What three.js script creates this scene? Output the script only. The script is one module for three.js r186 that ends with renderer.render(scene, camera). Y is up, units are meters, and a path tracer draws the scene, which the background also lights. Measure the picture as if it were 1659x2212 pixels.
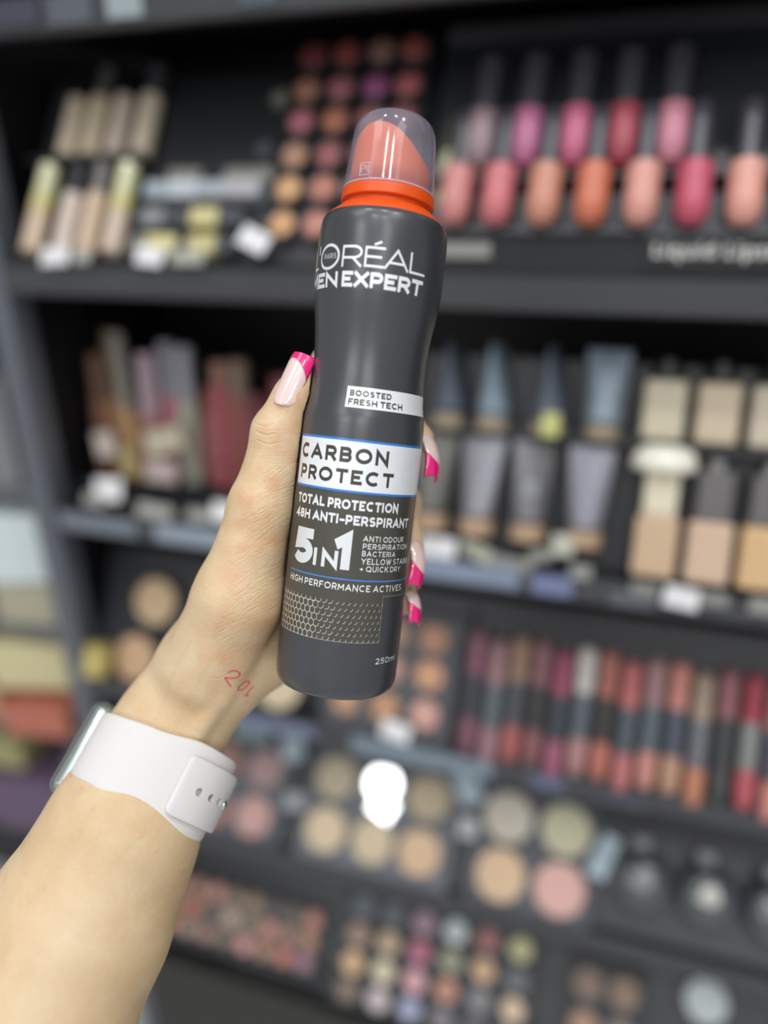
import * as THREE from 'three';
import { RoundedBoxGeometry } from 'three/addons/geometries/RoundedBoxGeometry.js';
import { mergeGeometries } from 'three/addons/utils/BufferGeometryUtils.js';
import { ImprovedNoise } from 'three/addons/math/ImprovedNoise.js';
import { RectAreaLightUniformsLib } from 'three/addons/lights/RectAreaLightUniformsLib.js';
import { Brush, Evaluator, SUBTRACTION, INTERSECTION } from 'three-bvh-csg';

// ---------------------------------------------------------------- camera, light, exposure
// World: x runs along the shelves to the right, y up, z out of the shelves towards the aisle; shelf fronts stand at z = 0.
const scene = new THREE.Scene();
scene.background = new THREE.Color(0x000000);
const camera = new THREE.PerspectiveCamera(67.36, 1659 / 2212, 0.02, 20);
const viewX = new THREE.Vector3(0.95044, -0.01601, -0.31049), viewY = new THREE.Vector3(-0.11047, 0.91612, -0.38539), viewZ = new THREE.Vector3(0.29061, 0.40059, 0.86895);
camera.position.set(0, 1.45, 0.66);
camera.quaternion.setFromRotationMatrix(new THREE.Matrix4().makeBasis(viewX, viewY, viewZ));
camera.focus = 0.322;
camera.userData.fStop = 1.85;
scene.add(camera);
const renderer = new THREE.WebGLRenderer();
renderer.toneMapping = THREE.LinearToneMapping;
renderer.toneMappingExposure = 0.296;
renderer.shadowMap.enabled = true;
RectAreaLightUniformsLib.init();

const CEILING = 2.8;
const lamps = [   // x, z, width, depth, radiance: square ceiling panels over the aisle
  [-1.0, 2.1, 0.62, 0.62, 15], [0.9, 2.1, 0.62, 0.62, 15], [-0.9, 1.1, 0.62, 0.62, 6], [0.8, 1.1, 0.62, 0.62, 6], [-1.0, 3.3, 1.2, 0.62, 30], [0.9, 3.3, 1.2, 0.62, 30],
];
const downlights = [[-0.45, 0.62], [0.12, 0.62], [0.62, 0.62], [-0.1, 1.5], [0.4, 1.5]];   // small round ceiling spots

// ---------------------------------------------------------------- helpers
const taken = new Set();
function numbered(name) {
  let n = name, k = 0;
  while (taken.has(n)) n = name + '_' + String(++k).padStart(3, '0');
  taken.add(n); return n;
}
function rng(seed) { let s = seed >>> 0; return () => { s = (s + 0x6D2B79F5) >>> 0; let t = Math.imul(s ^ (s >>> 15), 1 | s); t = (t + Math.imul(t ^ (t >>> 7), 61 | t)) ^ t; return ((t ^ (t >>> 14)) >>> 0) / 4294967296; }; }
const noise = new ImprovedNoise();
const R = Math.PI / 180;
const matCache = new Map();
let wash = 0;   // takes some of the colour strength out of the goods on the shelves
function mat(color, roughness = 0.5, metalness = 0, extra) {
  const key = wash + '|' + color + '|' + roughness + '|' + metalness + '|' + (extra ? JSON.stringify(extra) : '');
  if (!matCache.has(key)) { const c = new THREE.Color(color), q = {}; c.getHSL(q); if (wash) c.setHSL(q.h, q.s * (1 - wash), q.l); matCache.set(key, new THREE.MeshPhysicalMaterial({ color: c, roughness, metalness, ...extra })); }
  return matCache.get(key);
}
function tag(o, label, category, group) { o.userData.label = label; o.userData.category = category; if (group) o.userData.group = group; return o; }
function thing(name, label, category, group) { const o = new THREE.Group(); o.name = numbered(name); scene.add(o); return tag(o, label, category, group); }
function part(parent, name, geometry, material) { const m = new THREE.Mesh(geometry, material); m.name = name; m.castShadow = m.receiveShadow = true; parent.add(m); return m; }
function structure(name, geometry, material, x = 0, y = 0, z = 0) { const m = new THREE.Mesh(geometry, material); m.name = name; m.position.set(x, y, z); m.castShadow = m.receiveShadow = true; m.userData.kind = 'structure'; scene.add(m); return m; }
const box = (w, h, d, r = 0) => r ? new RoundedBoxGeometry(w, h, d, 2, r) : new THREE.BoxGeometry(w, h, d);
function lathe(points, seg = 24) { return new THREE.LatheGeometry(points.map(([r, y]) => new THREE.Vector2(Math.max(r, 0.00001), y)), seg); }
const cyl = (r, h, y0 = 0, seg = 24, b = 0.0006) => lathe([[0, y0], [r - b, y0], [r, y0 + b], [r, y0 + h - b], [r - b, y0 + h], [0, y0 + h]], seg);
const ORD = ['first', 'second', 'third', 'fourth', 'fifth', 'sixth', 'seventh', 'eighth', 'ninth', 'tenth', 'eleventh', 'twelfth', 'thirteenth', 'fourteenth', 'fifteenth'];
function canvas(w, h, draw) { const c = document.createElement('canvas'); c.width = w; c.height = h; const g = c.getContext('2d'); draw(g, w, h); return c; }
function texture(c, srgb = true) { const t = new THREE.CanvasTexture(c); if (srgb) t.colorSpace = THREE.SRGBColorSpace; t.magFilter = THREE.LinearFilter; t.wrapS = t.wrapT = THREE.RepeatWrapping; return t; }
function noiseTexture(n, seed, lo, hi, scales, srgb) {
  const d = new Uint8Array(n * n * 4);
  for (let j = 0; j < n; j++) for (let i = 0; i < n; i++) {
    let v = 0, a = 0;
    for (const [s, w] of scales) { v += w * noise.noise(i / n * s, j / n * s, seed + s); a += w; }
    v = Math.max(0, Math.min(1, 0.5 + v / a * 0.9));
    const k = (j * n + i) * 4, b = Math.round(lo + (hi - lo) * v); d[k] = d[k + 1] = d[k + 2] = b; d[k + 3] = 255;
  }
  const t = new THREE.DataTexture(d, n, n); t.wrapS = t.wrapT = THREE.MirroredRepeatWrapping; t.magFilter = THREE.LinearFilter; if (srgb) t.colorSpace = THREE.SRGBColorSpace; t.needsUpdate = true; return t;
}

// ---------------------------------------------------------------- the shop room
const wallMat = mat(0xe6e5e2, 0.8), ceilMat = mat(0xe6e5e2, 0.85);
const floorTex = noiseTexture(256, 3, 205, 226, [[8, 1], [40, 0.6]], true); floorTex.repeat.set(5, 5);
const floorMat = new THREE.MeshPhysicalMaterial({ color: 0xffffff, map: floorTex, roughness: 0.45 });
structure('floor', box(5.4, 0.1, 6.0), floorMat, 0, -0.05, 2.4);
structure('ceiling', box(5.4, 0.1, 6.0), ceilMat, 0, CEILING + 0.15, 2.4);
structure('wall_back', box(5.4, 2.95, 0.1), wallMat, 0, 1.425, -0.45);
structure('wall_front', box(5.4, 2.95, 0.1), wallMat, 0, 1.425, 5.25);
structure('wall_left', box(0.1, 2.95, 5.6), wallMat, -2.65, 1.425, 2.4);
structure('wall_right', box(0.1, 2.95, 5.6), wallMat, 2.65, 1.425, 2.4);

// ceiling fittings, each with its light just under the glowing face
lamps.forEach(([x, z, w, d, L], i) => {
  const t = thing('ceiling_panel_light', ['square ceiling light panel over the aisle, far left corner', 'square ceiling light panel over the aisle, far right corner', 'square ceiling light panel above the left shelves', 'square ceiling light panel above the right shelves', 'long ceiling light panel far behind on the left', 'long ceiling light panel far behind on the right'][i], 'ceiling light', 'square ceiling light panels');
  t.position.set(x, CEILING + 0.1, z);
  part(t, 'housing', box(w + 0.04, 0.03, d + 0.04, 0.005), mat(0xe8e8e8, 0.5)).position.y = -0.015;
  part(t, 'diffuser', box(w, 0.008, d), mat(0xffffff, 0.6, 0, { emissive: 0xfffaf4, emissiveIntensity: 6 })).position.y = -0.034;
  const l = new THREE.RectAreaLight(0xf8fbff, L, w, d); l.position.set(0, -0.042, 0); l.rotation.x = -Math.PI / 2; t.add(l);
});
downlights.forEach(([x, z], i) => {
  const t = thing('ceiling_downlight', 'small round ceiling downlight, ' + ORD[i] + ' counted from the shelves and the left', 'ceiling light', 'round ceiling downlights');
  t.position.set(x, CEILING + 0.1, z);
  part(t, 'ring', lathe([[0.05, 0], [0.065, 0], [0.065, -0.012], [0.05, -0.016], [0.046, -0.006]], 32), mat(0xf0f0f0, 0.35));
  part(t, 'lens', cyl(0.047, 0.006, -0.011, 32), mat(0xffffff, 0.5, 0, { emissive: 0xfffaf4, emissiveIntensity: 30 }));
  const l = new THREE.SpotLight(0xf8fbff, 4, 0, 50 * R, 0.6, 2); l.position.set(0, -0.03, 0); l.target.position.set(0, -2, -0.25); l.castShadow = true; l.shadow.radius = 2; t.add(l, l.target);
  l.target.name = 'aim'; 
});
// ---------------------------------------------------------------- the held spray can
// Frame of the raised hand: can centre and its axes. Lengths below in millimetres in this frame, x right, y up along the can, z to the front.
const mm = 0.001;
const gripAt = new THREE.Vector3(-0.11014, 1.3448, 0.35981);
const gripBasis = new THREE.Matrix4().makeBasis(viewX.clone(), viewY.clone(), viewZ.clone());
const gripTurn = new THREE.Quaternion().setFromRotationMatrix(gripBasis);
const toWorld = (x, y, z) => new THREE.Vector3(x, y, z).multiplyScalar(mm).applyQuaternion(gripTurn).add(gripAt);
const canAxis = new THREE.Vector3(0.11279, 0.98956, 0.0897), canX = new THREE.Vector3(0.99357, -0.11325, 0), canZ = new THREE.Vector3(-0.01016, -0.08912, 0.99597);
const canProfile = [[-108.5, 0], [-107.6, 14], [-107.9, 19.5], [-109, 22.2], [-108.6, 24], [-107, 25.6], [-104.5, 26.55], [-102, 26.75], [-93, 26.8], [-50, 26.7], [0, 26.55], [6, 26.45], [9, 26.3], [11, 26.0], [13.5, 25.4], [17, 24.85], [22, 24.45], [28, 24.2], [34, 24.2], [40, 24.55], [46, 25.15], [52, 25.9], [57, 26.6], [61.5, 27.05], [66, 27.3], [74, 27.35], [83, 27.2], [87, 26.95], [89.5, 26.5], [91, 25.7], [92, 24.6], [92.6, 23]];
function canRadius(s) {
  const p = canProfile;
  if (s <= -104.5 || s >= 91) return s < -109 || s > 93 ? -1 : 26;
  for (let i = 1; i < p.length; i++) if (s <= p[i][0] && p[i][0] > p[i - 1][0]) return p[i - 1][1] + (p[i][1] - p[i - 1][1]) * (s - p[i - 1][0]) / (p[i][0] - p[i - 1][0]);
  return 26;
}

// plain geometric lettering drawn with strokes: [width, paths]; a path is a list of points, or an arc [cx, cy, rx, ry, from, to] in degrees
const LET = {
  A: [0.86, [[[0, 0], [0.5, 1], [1, 0]], [[0.19, 0.3], [0.81, 0.3]]]],
  B: [0.62, [[[0.6, 1], [0, 1], [0, 0], [0.62, 0]], [[0, 0.52], [0.6, 0.52]], { a: [0.58, 0.76, 0.36, 0.24, -90, 90] }, { a: [0.62, 0.26, 0.38, 0.26, -90, 90] }]],
  C: [0.82, [{ a: [0.56, 0.5, 0.56, 0.5, 48, 312] }]],
  D: [0.76, [[[0.42, 1], [0, 1], [0, 0], [0.42, 0]], { a: [0.42, 0.5, 0.58, 0.5, -90, 90] }]],
  E: [0.58, [[[1, 1], [0, 1], [0, 0], [1, 0]], [[0, 0.51], [0.9, 0.51]]]],
  F: [0.56, [[[1, 1], [0, 1], [0, 0]], [[0, 0.49], [0.9, 0.49]]]],
  G: [0.86, [{ a: [0.54, 0.5, 0.54, 0.5, 46, 325] }, [[0.58, 0.46], [0.99, 0.46], [0.99, 0.2]]]],
  H: [0.74, [[[0, 0], [0, 1]], [[1, 0], [1, 1]], [[0, 0.51], [1, 0.51]]]],
  I: [0.02, [[[0, 0], [0, 1]]]],
  K: [0.7, [[[0, 0], [0, 1]], [[1, 1], [0, 0.38]], [[0.35, 0.6], [1, 0]]]],
  L: [0.54, [[[0, 1], [0, 0], [1, 0]]]],
  M: [0.86, [[[0, 0], [0, 1], [0.5, 0.3], [1, 1], [1, 0]]]],
  N: [0.74, [[[0, 0], [0, 1], [1, 0], [1, 1]]]],
  O: [0.96, [{ a: [0.5, 0.5, 0.5, 0.5, 0, 360] }]],
  P: [0.6, [[[0, 0], [0, 1], [0.6, 1]], [[0, 0.4], [0.6, 0.4]], { a: [0.6, 0.7, 0.4, 0.3, -90, 90] }]],
  Q: [0.96, [{ a: [0.5, 0.5, 0.5, 0.5, 0, 360] }, [[0.6, 0.28], [1, -0.06]]]],
  R: [0.62, [[[0, 0], [0, 1], [0.6, 1]], [[0, 0.42], [0.6, 0.42]], { a: [0.6, 0.71, 0.4, 0.29, -90, 90] }, [[0.55, 0.42], [1, 0]]]],
  S: [0.6, [{ a: [0.5, 0.755, 0.46, 0.245, 30, 270] }, { a: [0.5, 0.255, 0.5, 0.255, -150, 90] }]],
  T: [0.68, [[[0, 1], [1, 1]], [[0.5, 1], [0.5, 0]]]],
  U: [0.72, [[[0, 1], [0, 0.4]], [[1, 1], [1, 0.4]], { a: [0.5, 0.4, 0.5, 0.4, 180, 360] }]],
  V: [0.84, [[[0, 1], [0.5, 0], [1, 1]]]],
  W: [1.2, [[[0, 1], [0.27, 0], [0.5, 0.95], [0.73, 0], [1, 1]]]],
  X: [0.76, [[[0, 0], [1, 1]], [[0, 1], [1, 0]]]],
  Y: [0.8, [[[0, 1], [0.5, 0.44], [1, 1]], [[0.5, 0.44], [0.5, 0]]]],
  '0': [0.7, [{ a: [0.5, 0.5, 0.5, 0.5, 0, 360] }]],
  '1': [0.3, [[[0, 0.82], [0.55, 1], [0.55, 0]]]],
  '2': [0.6, [{ a: [0.48, 0.7, 0.46, 0.3, -32, 165] }, [[0.87, 0.54], [0, 0], [1, 0]]]],
  '4': [0.7, [[[0.78, 0], [0.78, 1], [0, 0.28], [1, 0.28]]]],
  '5': [0.6, [[[0.94, 1], [0.16, 1], [0.1, 0.56], [0.5, 0.61]], { a: [0.48, 0.305, 0.5, 0.305, -150, 92] }]],
  '8': [0.6, [{ a: [0.5, 0.76, 0.44, 0.24, 0, 360] }, { a: [0.5, 0.26, 0.5, 0.26, 0, 360] }]],
  '+': [0.5, [[[0, 0.4], [1, 0.4]], [[0.5, 0.08], [0.5, 0.72]]]],
  '-': [0.36, [[[0, 0.4], [1, 0.4]]]],
  "'": [0.02, [[[0, 1], [0, 0.7]]]],
  m: [0.85, [[[0, 0], [0, 0.68]], [[0.5, 0], [0.5, 0.46]], [[1, 0], [1, 0.46]], { a: [0.25, 0.46, 0.25, 0.22, 0, 180] }, { a: [0.75, 0.46, 0.25, 0.22, 0, 180] }]],
  l: [0.02, [[[0, 0], [0, 1.02]]]],
};
function lettering(g, str, x0, x1, yTop, yBase, weight, color, gap = 0.2) {
  const h = yBase - yTop, lw = weight * h, inner = h - lw;
  let adv = 0; const at = [];
  for (const ch of str) { if (ch === ' ') { adv += 0.28; continue; } at.push([ch, adv]); adv += LET[ch][0] * (1 - weight) + weight + gap * 0.8; }
  adv -= gap * 0.8;
  const sx = (x1 - x0) / (adv * h), lx = lw;
  g.strokeStyle = color; g.lineWidth = lw; g.lineCap = 'butt'; g.lineJoin = 'miter'; g.miterLimit = 3;
  for (const [ch, a] of at) {
    const [w, paths] = LET[ch], bx = x0 + a * h * sx + lx / 2, bw = Math.max(0, w * (1 - weight) * h * sx + (sx - 1) * lx);
    const X = (u) => bx + u * bw, Y = (v) => yBase - lw / 2 - v * inner;
    for (const p of paths) {
      g.beginPath();
      if (p.a) { const [cx, cy, rx, ry, f, t] = p.a; for (let k = 0; k <= 40; k++) { const an = (f + (t - f) * k / 40) * R; g.lineTo(X(cx + rx * Math.cos(an)), Y(cy + ry * Math.sin(an))); } if (t - f === 360) g.closePath(); g.stroke(); continue; }
      const q = p.map(([u, v]) => [X(u), Y(v)]);
      for (const e of [0, 1]) {   // free ends reach the full cap height or box edge
        const i = e ? q.length - 1 : 0, j = e ? q.length - 2 : 1, d = Math.hypot(q[i][0] - q[j][0], q[i][1] - q[j][1]) || 1, end = p[i];
        if (end[0] <= 0.01 || end[0] >= 0.94 || end[1] <= 0.01 || end[1] >= 0.99) { q[i] = [q[i][0] + (q[i][0] - q[j][0]) / d * lw / 2, q[i][1] + (q[i][1] - q[j][1]) / d * lw / 2]; }
      }
      q.forEach(([a2, b2]) => g.lineTo(a2, b2)); g.stroke();
    }
  }
}

function canLabel() {
  const W = 2048, Hh = 2048, X = (deg) => (deg + 180) / 360 * W, Y = (s) => (94 - s) / 204 * Hh, r = rng(11);
  return canvas(W, Hh, (g) => {
    g.fillStyle = '#3a3d43'; g.fillRect(0, 0, W, Hh);
    // satin lacquer: fine brushed streaks running round the can
    for (let i = 0; i < 1500; i++) { g.fillStyle = r() < 0.5 ? 'rgba(255,255,255,0.018)' : 'rgba(0,0,0,0.03)'; g.fillRect(r() * W, r() * Hh, 60 + r() * 260, 1 + r()); }
    const quad = (a0, a1, s0, s1, c) => { g.fillStyle = c; g.fillRect(X(a0), Y(s1), X(a1) - X(a0), Y(s0) - Y(s1)); };
    // dark olive field under the title panel, and the mesh panel
    quad(-74, 88, -64, -22, '#47443d'); quad(-74, 40, -83.3, -63, '#47443d');
    for (let i = 0; i < 5000; i++) { g.fillStyle = r() < 0.5 ? 'rgba(190,170,130,0.05)' : 'rgba(0,0,0,0.08)'; g.fillRect(X(-74 + r() * (r() < 0.7 ? 114 : 162)), Y(-22 - r() * 41), 2, 2); }
    // honeycomb print, full cells at the left and only crescents at the right
    const p = 2.45 / 167 * W, ph = p * 0.866; let row = 0;
    g.save(); g.beginPath(); g.rect(X(-73.5), Y(-62.6), X(40) - X(-73.5), Y(-83.3) - Y(-62.6)); g.clip();
    for (let y = Y(-83.3) + ph / 2; y > Y(-64.5); y -= ph, row++) for (let x = X(-76) + (row % 2) * p / 2; x < X(41); x += p) {
      const t = (x - X(-74)) / (X(40) - X(-74)), topRow = y < Y(-66.5) + t * 12;
      g.strokeStyle = '#c9c6b8'; g.lineCap = 'round';
      const full = t < 0.46 && !topRow;
      g.lineWidth = full ? 4.2 - t * 3 : 3; g.beginPath();
      if (full) { for (let k = 0; k <= 6; k++) { const a = (k * 60 + 30) * R; g.lineTo(x + p * 0.56 * Math.cos(a), y + p * 0.56 * Math.sin(a)); } }
      else g.arc(x, y, p * 0.46, (t < 0.6 ? -5 : 12) * R, (t < 0.6 ? 115 : t < 0.8 ? 80 : 60) * R);
      g.stroke();
    }
    g.restore();
    g.strokeStyle = '#a8a79c'; g.lineWidth = 2; g.beginPath(); g.moveTo(X(-74), Y(-83.3)); g.lineTo(X(40), Y(-83.3)); g.lineTo(X(39.4), Y(-63.6)); g.lineTo(X(84), Y(-64)); g.stroke();
    // silver panels and blue rules
    quad(-16.5, 87, 12.5, 21, '#f0f4f8'); quad(-67.5, 86, -21.4, -0.2, '#eff3f8');
    quad(-67.5, 86, -1.0, 0, '#2f7fd6'); quad(-67.5, 86, -21.7, -20.8, '#2f7fd6'); quad(-60, 84, -57.5, -56.9, '#3b86dc');
    for (let i = 0; i < 1600; i++) { g.fillStyle = r() < 0.5 ? 'rgba(255,255,255,0.12)' : 'rgba(120,130,140,0.10)'; g.fillRect(X(-67 + r() * 152), Y(-1.2 - r() * 19.4), 3, 1.5); }
    const silver = '#eef2f5', dark = '#3a352e';
    const line = (str, a0, a1, s1, s0, w, c, gap) => lettering(g, str, X(a0), X(a1), Y(s1), Y(s0), w, c, gap);
    // maker's name
    line('L', -77.5, -65.5, 75.4, 67.4, 0.12, silver); line("'", -66.6, -65, 77.0, 67.6, 0.12, silver);
    line('O', -62, -35.4, 77.0, 66.5, 0.115, silver); line('R', -32.6, -14, 75.8, 67.3, 0.12, silver); line('E', -11.8, 5, 75.6, 67.5, 0.12, silver);
    line('A', 5.2, 26, 75.6, 67.5, 0.12, silver); line('L', 27, 43, 75.7, 67.5, 0.12, silver);
    g.strokeStyle = silver; g.lineWidth = 10; g.beginPath(); g.moveTo(X(-4.5), Y(76.3)); g.lineTo(X(1.4), Y(77.6)); g.stroke();
    line('PARIS', -55.2, -39.4, 73.0, 70.9, 0.13, silver, 0.3);
    line('MEN', -82.5, -35.6, 65.6, 59.6, 0.25, silver, 0.1); line('EXPERT', -31, 42.6, 65.7, 59.6, 0.25, silver, 0.1);
    line('BOOSTED', -13.4, 26.6, 19.6, 17.15, 0.25, dark, 0.22); line('FRESH TECH', -14, 39.2, 16.1, 13.55, 0.25, dark, 0.18);
    line('CARBON', -62.5, 28.8, -3.5, -9.7, 0.245, dark, 0.26); line('PROTECT', -60.5, 36, -12.4, -18.3, 0.245, dark, 0.26);
    line('TOTAL PROTECTION', -60.5, 45.6, -24.5, -28.6, 0.25, silver, 0.12); line('48H ANTI-PERSPIRANT', -61, 64, -30.7, -34.7, 0.25, silver, 0.12);
    line('5', -58, -31.5, -38.6, -53.6, 0.29, '#e2e7ea'); line('IN', -30.5, -7, -45.9, -53.2, 0.26, '#e2e7ea', 0.22); line('1', -10.5, 9, -38, -53.3, 0.3, '#e2e7ea');
    line('ANTI ODOUR', 13.4, 58.4, -38.5, -40.9, 0.18, silver, 0.24); line('PERSPIRATION', 13.7, 66.6, -41.7, -44.0, 0.18, silver, 0.24);
    line('BACTERIA', 13.7, 48.6, -44.7, -47.0, 0.18, silver, 0.24); line('YELLOW STAINS', 13.7, 72.6, -47.8, -50.3, 0.18, silver, 0.24); line('+ QUICK DRY', 13.2, 58.4, -51.0, -53.4, 0.18, silver, 0.24);
    line('HIGH PERFORMANCE ACTIVES', -59.8, 64.4, -59.0, -61.8, 0.18, silver, 0.24);
    line('250', 39, 56.5, -90.2, -92.8, 0.17, silver, 0.2); line('ml', 58, 68.5, -90.2, -92.8, 0.17, silver, 0.2);
    // tiny row of ticks at the seam and a few scuffs from the shelf
    for (let s = -26; s > -60; s -= 1.6) { g.fillStyle = '#a9a692'; g.fillRect(X(-70), Y(s), 4, 3); }
    for (let i = 0; i < 60; i++) { g.fillStyle = 'rgba(210,215,222,' + (0.15 + r() * 0.35) + ')'; g.fillRect(X(-90 + r() * 180), Y(r() < 0.6 ? -86 - r() * 20 : -60 + r() * 148), 1 + r() * 3, 1 + r() * 2); }
  });
}
{
  const can = thing('spray_can', 'charcoal aerosol deodorant can with orange collar and clear cap, held upright in the hand', 'spray can');
  const base = canAxis.clone().multiplyScalar(-108.5);
  can.position.copy(toWorld(base.x, base.y, base.z));
  can.quaternion.copy(gripTurn).multiply(new THREE.Quaternion().setFromRotationMatrix(new THREE.Matrix4().makeBasis(canX, canAxis, canZ)));
  const S = (s) => (s + 108.5) * mm;
  // body: turned surface with the print wrapped round it
  const seg = 160, pos = [], uv = [], idx = [];
  const fine = [];
  canProfile.forEach((p, i) => { if (i && p[0] - canProfile[i - 1][0] > 6) { const n = Math.ceil((p[0] - canProfile[i - 1][0]) / 5); for (let k = 1; k < n; k++) fine.push([canProfile[i - 1][0] + (p[0] - canProfile[i - 1][0]) * k / n, canProfile[i - 1][1] + (p[1] - canProfile[i - 1][1]) * k / n]); } fine.push(p); });
  const rn = rng(5);
  fine.forEach(([s, r]) => { for (let k = 0; k <= seg; k++) { const a = (k / seg * 360 - 180) * R;
    const dent = s > 48 && s < 90 ? 0.35 * noise.noise(Math.cos(a) * 2.2 + 9, s * 0.07, Math.sin(a) * 2.2) * Math.max(0, Math.sin(a)) : 0;   // small dents on the right shoulder
    pos.push((r + dent) * Math.sin(a) * mm, S(s), (r + dent) * Math.cos(a) * mm); uv.push(k / seg, (s + 110) / 204); } });
  for (let i = 0; i < fine.length - 1; i++) for (let k = 0; k < seg; k++) { const a = i * (seg + 1) + k, b = a + seg + 1; idx.push(a, a + 1, b, a + 1, b + 1, b); }
  const g = new THREE.BufferGeometry(); g.setAttribute('position', new THREE.Float32BufferAttribute(pos, 3)); g.setAttribute('uv', new THREE.Float32BufferAttribute(uv, 2)); g.setIndex(idx); g.computeVertexNormals();
  const scuff = noiseTexture(512, 8, 95, 165, [[6, 1], [30, 0.5], [120, 0.4]]); scuff.repeat.set(3, 2);
  part(can, 'body', g, new THREE.MeshPhysicalMaterial({ map: texture(canLabel()), metalness: 0.12, roughness: 0.8, roughnessMap: scuff, clearcoat: 0.75, clearcoatRoughness: 0.24 })).userData.label = 'charcoal metal body with silver and white print';
  const orange = mat(0xe8560f, 0.38), A = (pts) => pts.map(([r, s]) => [r * mm, S(s)]);
  part(can, 'collar', lathe(A([[24.6, 91.6], [24.4, 92.5], [23.4, 93.3], [21, 95.2], [19.6, 96.6], [18.6, 96.9], [17.6, 96.9], [17.6, 98.8], [19.0, 98.8], [19.6, 99.0], [19.7, 99.5], [19.5, 103.2], [19.2, 103.6], [17.6, 103.6], [17.4, 106], [0, 106]]), 96), orange).userData.label = 'orange plastic collar';
  // spray button: round column cut along a slanted finger rest
  const ev = new Evaluator(); ev.attributes = ['position', 'normal'];
  const column = new Brush(lathe(A([[0, 104], [16.9, 104], [16.7, 112], [16.2, 122], [15.8, 134], [0, 134]]), 72), orange); column.updateMatrixWorld();
  const sh = new THREE.Shape(); [[-22, 100], [22, 100], [22, 110], [17, 113.2], [13.5, 115.6], [10, 118.5], [7.5, 121], [4.5, 123.4], [1.6, 125.5], [-1.3, 126.7], [-4, 127.5], [-6.6, 127.8], [-9.2, 127.5], [-11.7, 126.6], [-13.8, 124.8], [-15.2, 122.6], [-16.3, 119], [-22, 117]].forEach(([x, s], i) => i ? sh.lineTo(x * mm, S(s)) : sh.moveTo(x * mm, S(s)));
  const cutter = new Brush(new THREE.ExtrudeGeometry(sh, { depth: 0.06, bevelEnabled: false }).translate(0, 0, -0.03), orange); cutter.updateMatrixWorld();
  const button = ev.evaluate(column, cutter, INTERSECTION);
  const bt = part(can, 'spray_button', button.geometry, mat(0xff7434, 0.45)); bt.userData.label = 'orange spray button with slanted top under the cap';
  const capMat = new THREE.MeshPhysicalMaterial({ color: 0xe9efff, roughness: 0.12, transmission: 0.87, thickness: 0, ior: 1.45, clearcoat: 0.6, clearcoatRoughness: 0.08 });
  const cap = part(can, 'clear_cap', lathe(A([[19.0, 103.9], [19.4, 103.9], [19.4, 104.4], [18.9, 109], [18.2, 118], [17.6, 125], [16.9, 129.2], [15.6, 132], [13.4, 134], [10.5, 135.1], [6, 135.6], [0, 135.7]]), 96), capMat); cap.userData.label = 'clear domed plastic cap';
  part(cap, 'rim', new THREE.TorusGeometry(19.1 * mm, 0.32 * mm, 10, 96).rotateX(Math.PI / 2).translate(0, S(104.1), 0), mat(0xf4f6ff, 0.2, 0, { transmission: 0.4 }));
  const mark = []; for (const [w, h, x, y] of [[4.2, 0.22, 0, 2.4], [4.2, 0.22, 0, -2.4], [0.22, 4.8, -2.1, 0], [0.22, 4.8, 2.1, 0], [1.6, 0.2, -0.7, 1.4], [0.2, 1.3, 0.1, 0.8], [1.6, 0.2, -0.7, 0.2], [0.2, 1.5, -1.5, -0.6], [0.2, 2.6, 1.1, 0.1]]) mark.push(new THREE.BoxGeometry(w * mm, h * mm, 0.3 * mm).translate(x * mm, y * mm, 19.05 * mm));
  part(cap, 'moulded_mark', mergeGeometries(mark).rotateX(-0.045).rotateY(-32 * R).translate(0, S(107.2), 0), mat(0xf4f6ff, 0.2, 0, { transmission: 0.5 }));
}
// ---------------------------------------------------------------- the person: hand and forearm
const bones = [];   // [ax, ay, az, bx, by, bz, ra, rb, depth factor, blend, set]
function chain(pts, blend, set, ez) { for (let i = 1; i < pts.length; i++) { const a = pts[i - 1], b = pts[i]; bones.push([a[0], a[1], a[2], b[0], b[1], b[2], a[3], b[3], ez ?? ((a[4] ?? 1) + (b[4] ?? 1)) / 2, blend, set]); } }
chain([[-150, -312, 112, 37, 0.85], [-136.9, -267.3, 73, 38, 0.85], [-127.3, -234.5, 43, 37.8, 0.85], [-116.6, -201.1, 15, 36.5, 0.85], [-108.8, -180.2, -2, 33, 0.75], [-104.9, -168.7, -9, 30.6, 0.7], [-97.8, -150.2, -19, 27.2, 0.66], [-91.1, -133.3, -28, 24.3, 0.66], [-73, -104.3, -27, 23.5, 0.75]], 10, 0);
chain([[-72.1, -103.5, -23, 22], [-55.2, -69.5, -8, 19], [-43.7, -28.2, -1, 13.2], [-38.9, -12.1, 0, 10.8], [-35.6, 2.9, 1, 11], [-29.2, 17.2, 3.6, 8], [-24.8, 26.6, 3.4, 7.3]], 7, 0);
chain([[-77.3, -126.1, -27, 15], [-63.5, -109.1, -31, 16], [-47.1, -98.1, -36, 16], [-30.9, -86.7, -41, 14], [-19.8, -80.3, -44, 10]], 9, 0);
chain([[-73.4, -104.7, -29, 18], [-30.2, -12.3, -35, 11]], 10, 0);
chain([[-73.9, -105.1, -31, 16], [-22.1, -34.7, -45, 10.5]], 10, 0);
chain([[-74.3, -110, -33, 15], [-20, -56.6, -47, 10]], 10, 0);
chain([[-54.3, -96.6, -9, 3], [-63.6, -113.7, -11.5, 3.2], [-74.8, -132.7, -12, 3]], 5, 0);
const tips = { index: [26.2, 2.3, -21], middle: [21.8, -50.2, -24], ring: [19.2, -73.3, -27] };
chain([[-30.2, -12.3, -35, 11], [-16.5, 39.8, -37, 8.6], [11.1, 25.4, -49, 7.8], [...tips.index, 6.8]], 4, 1);
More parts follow.
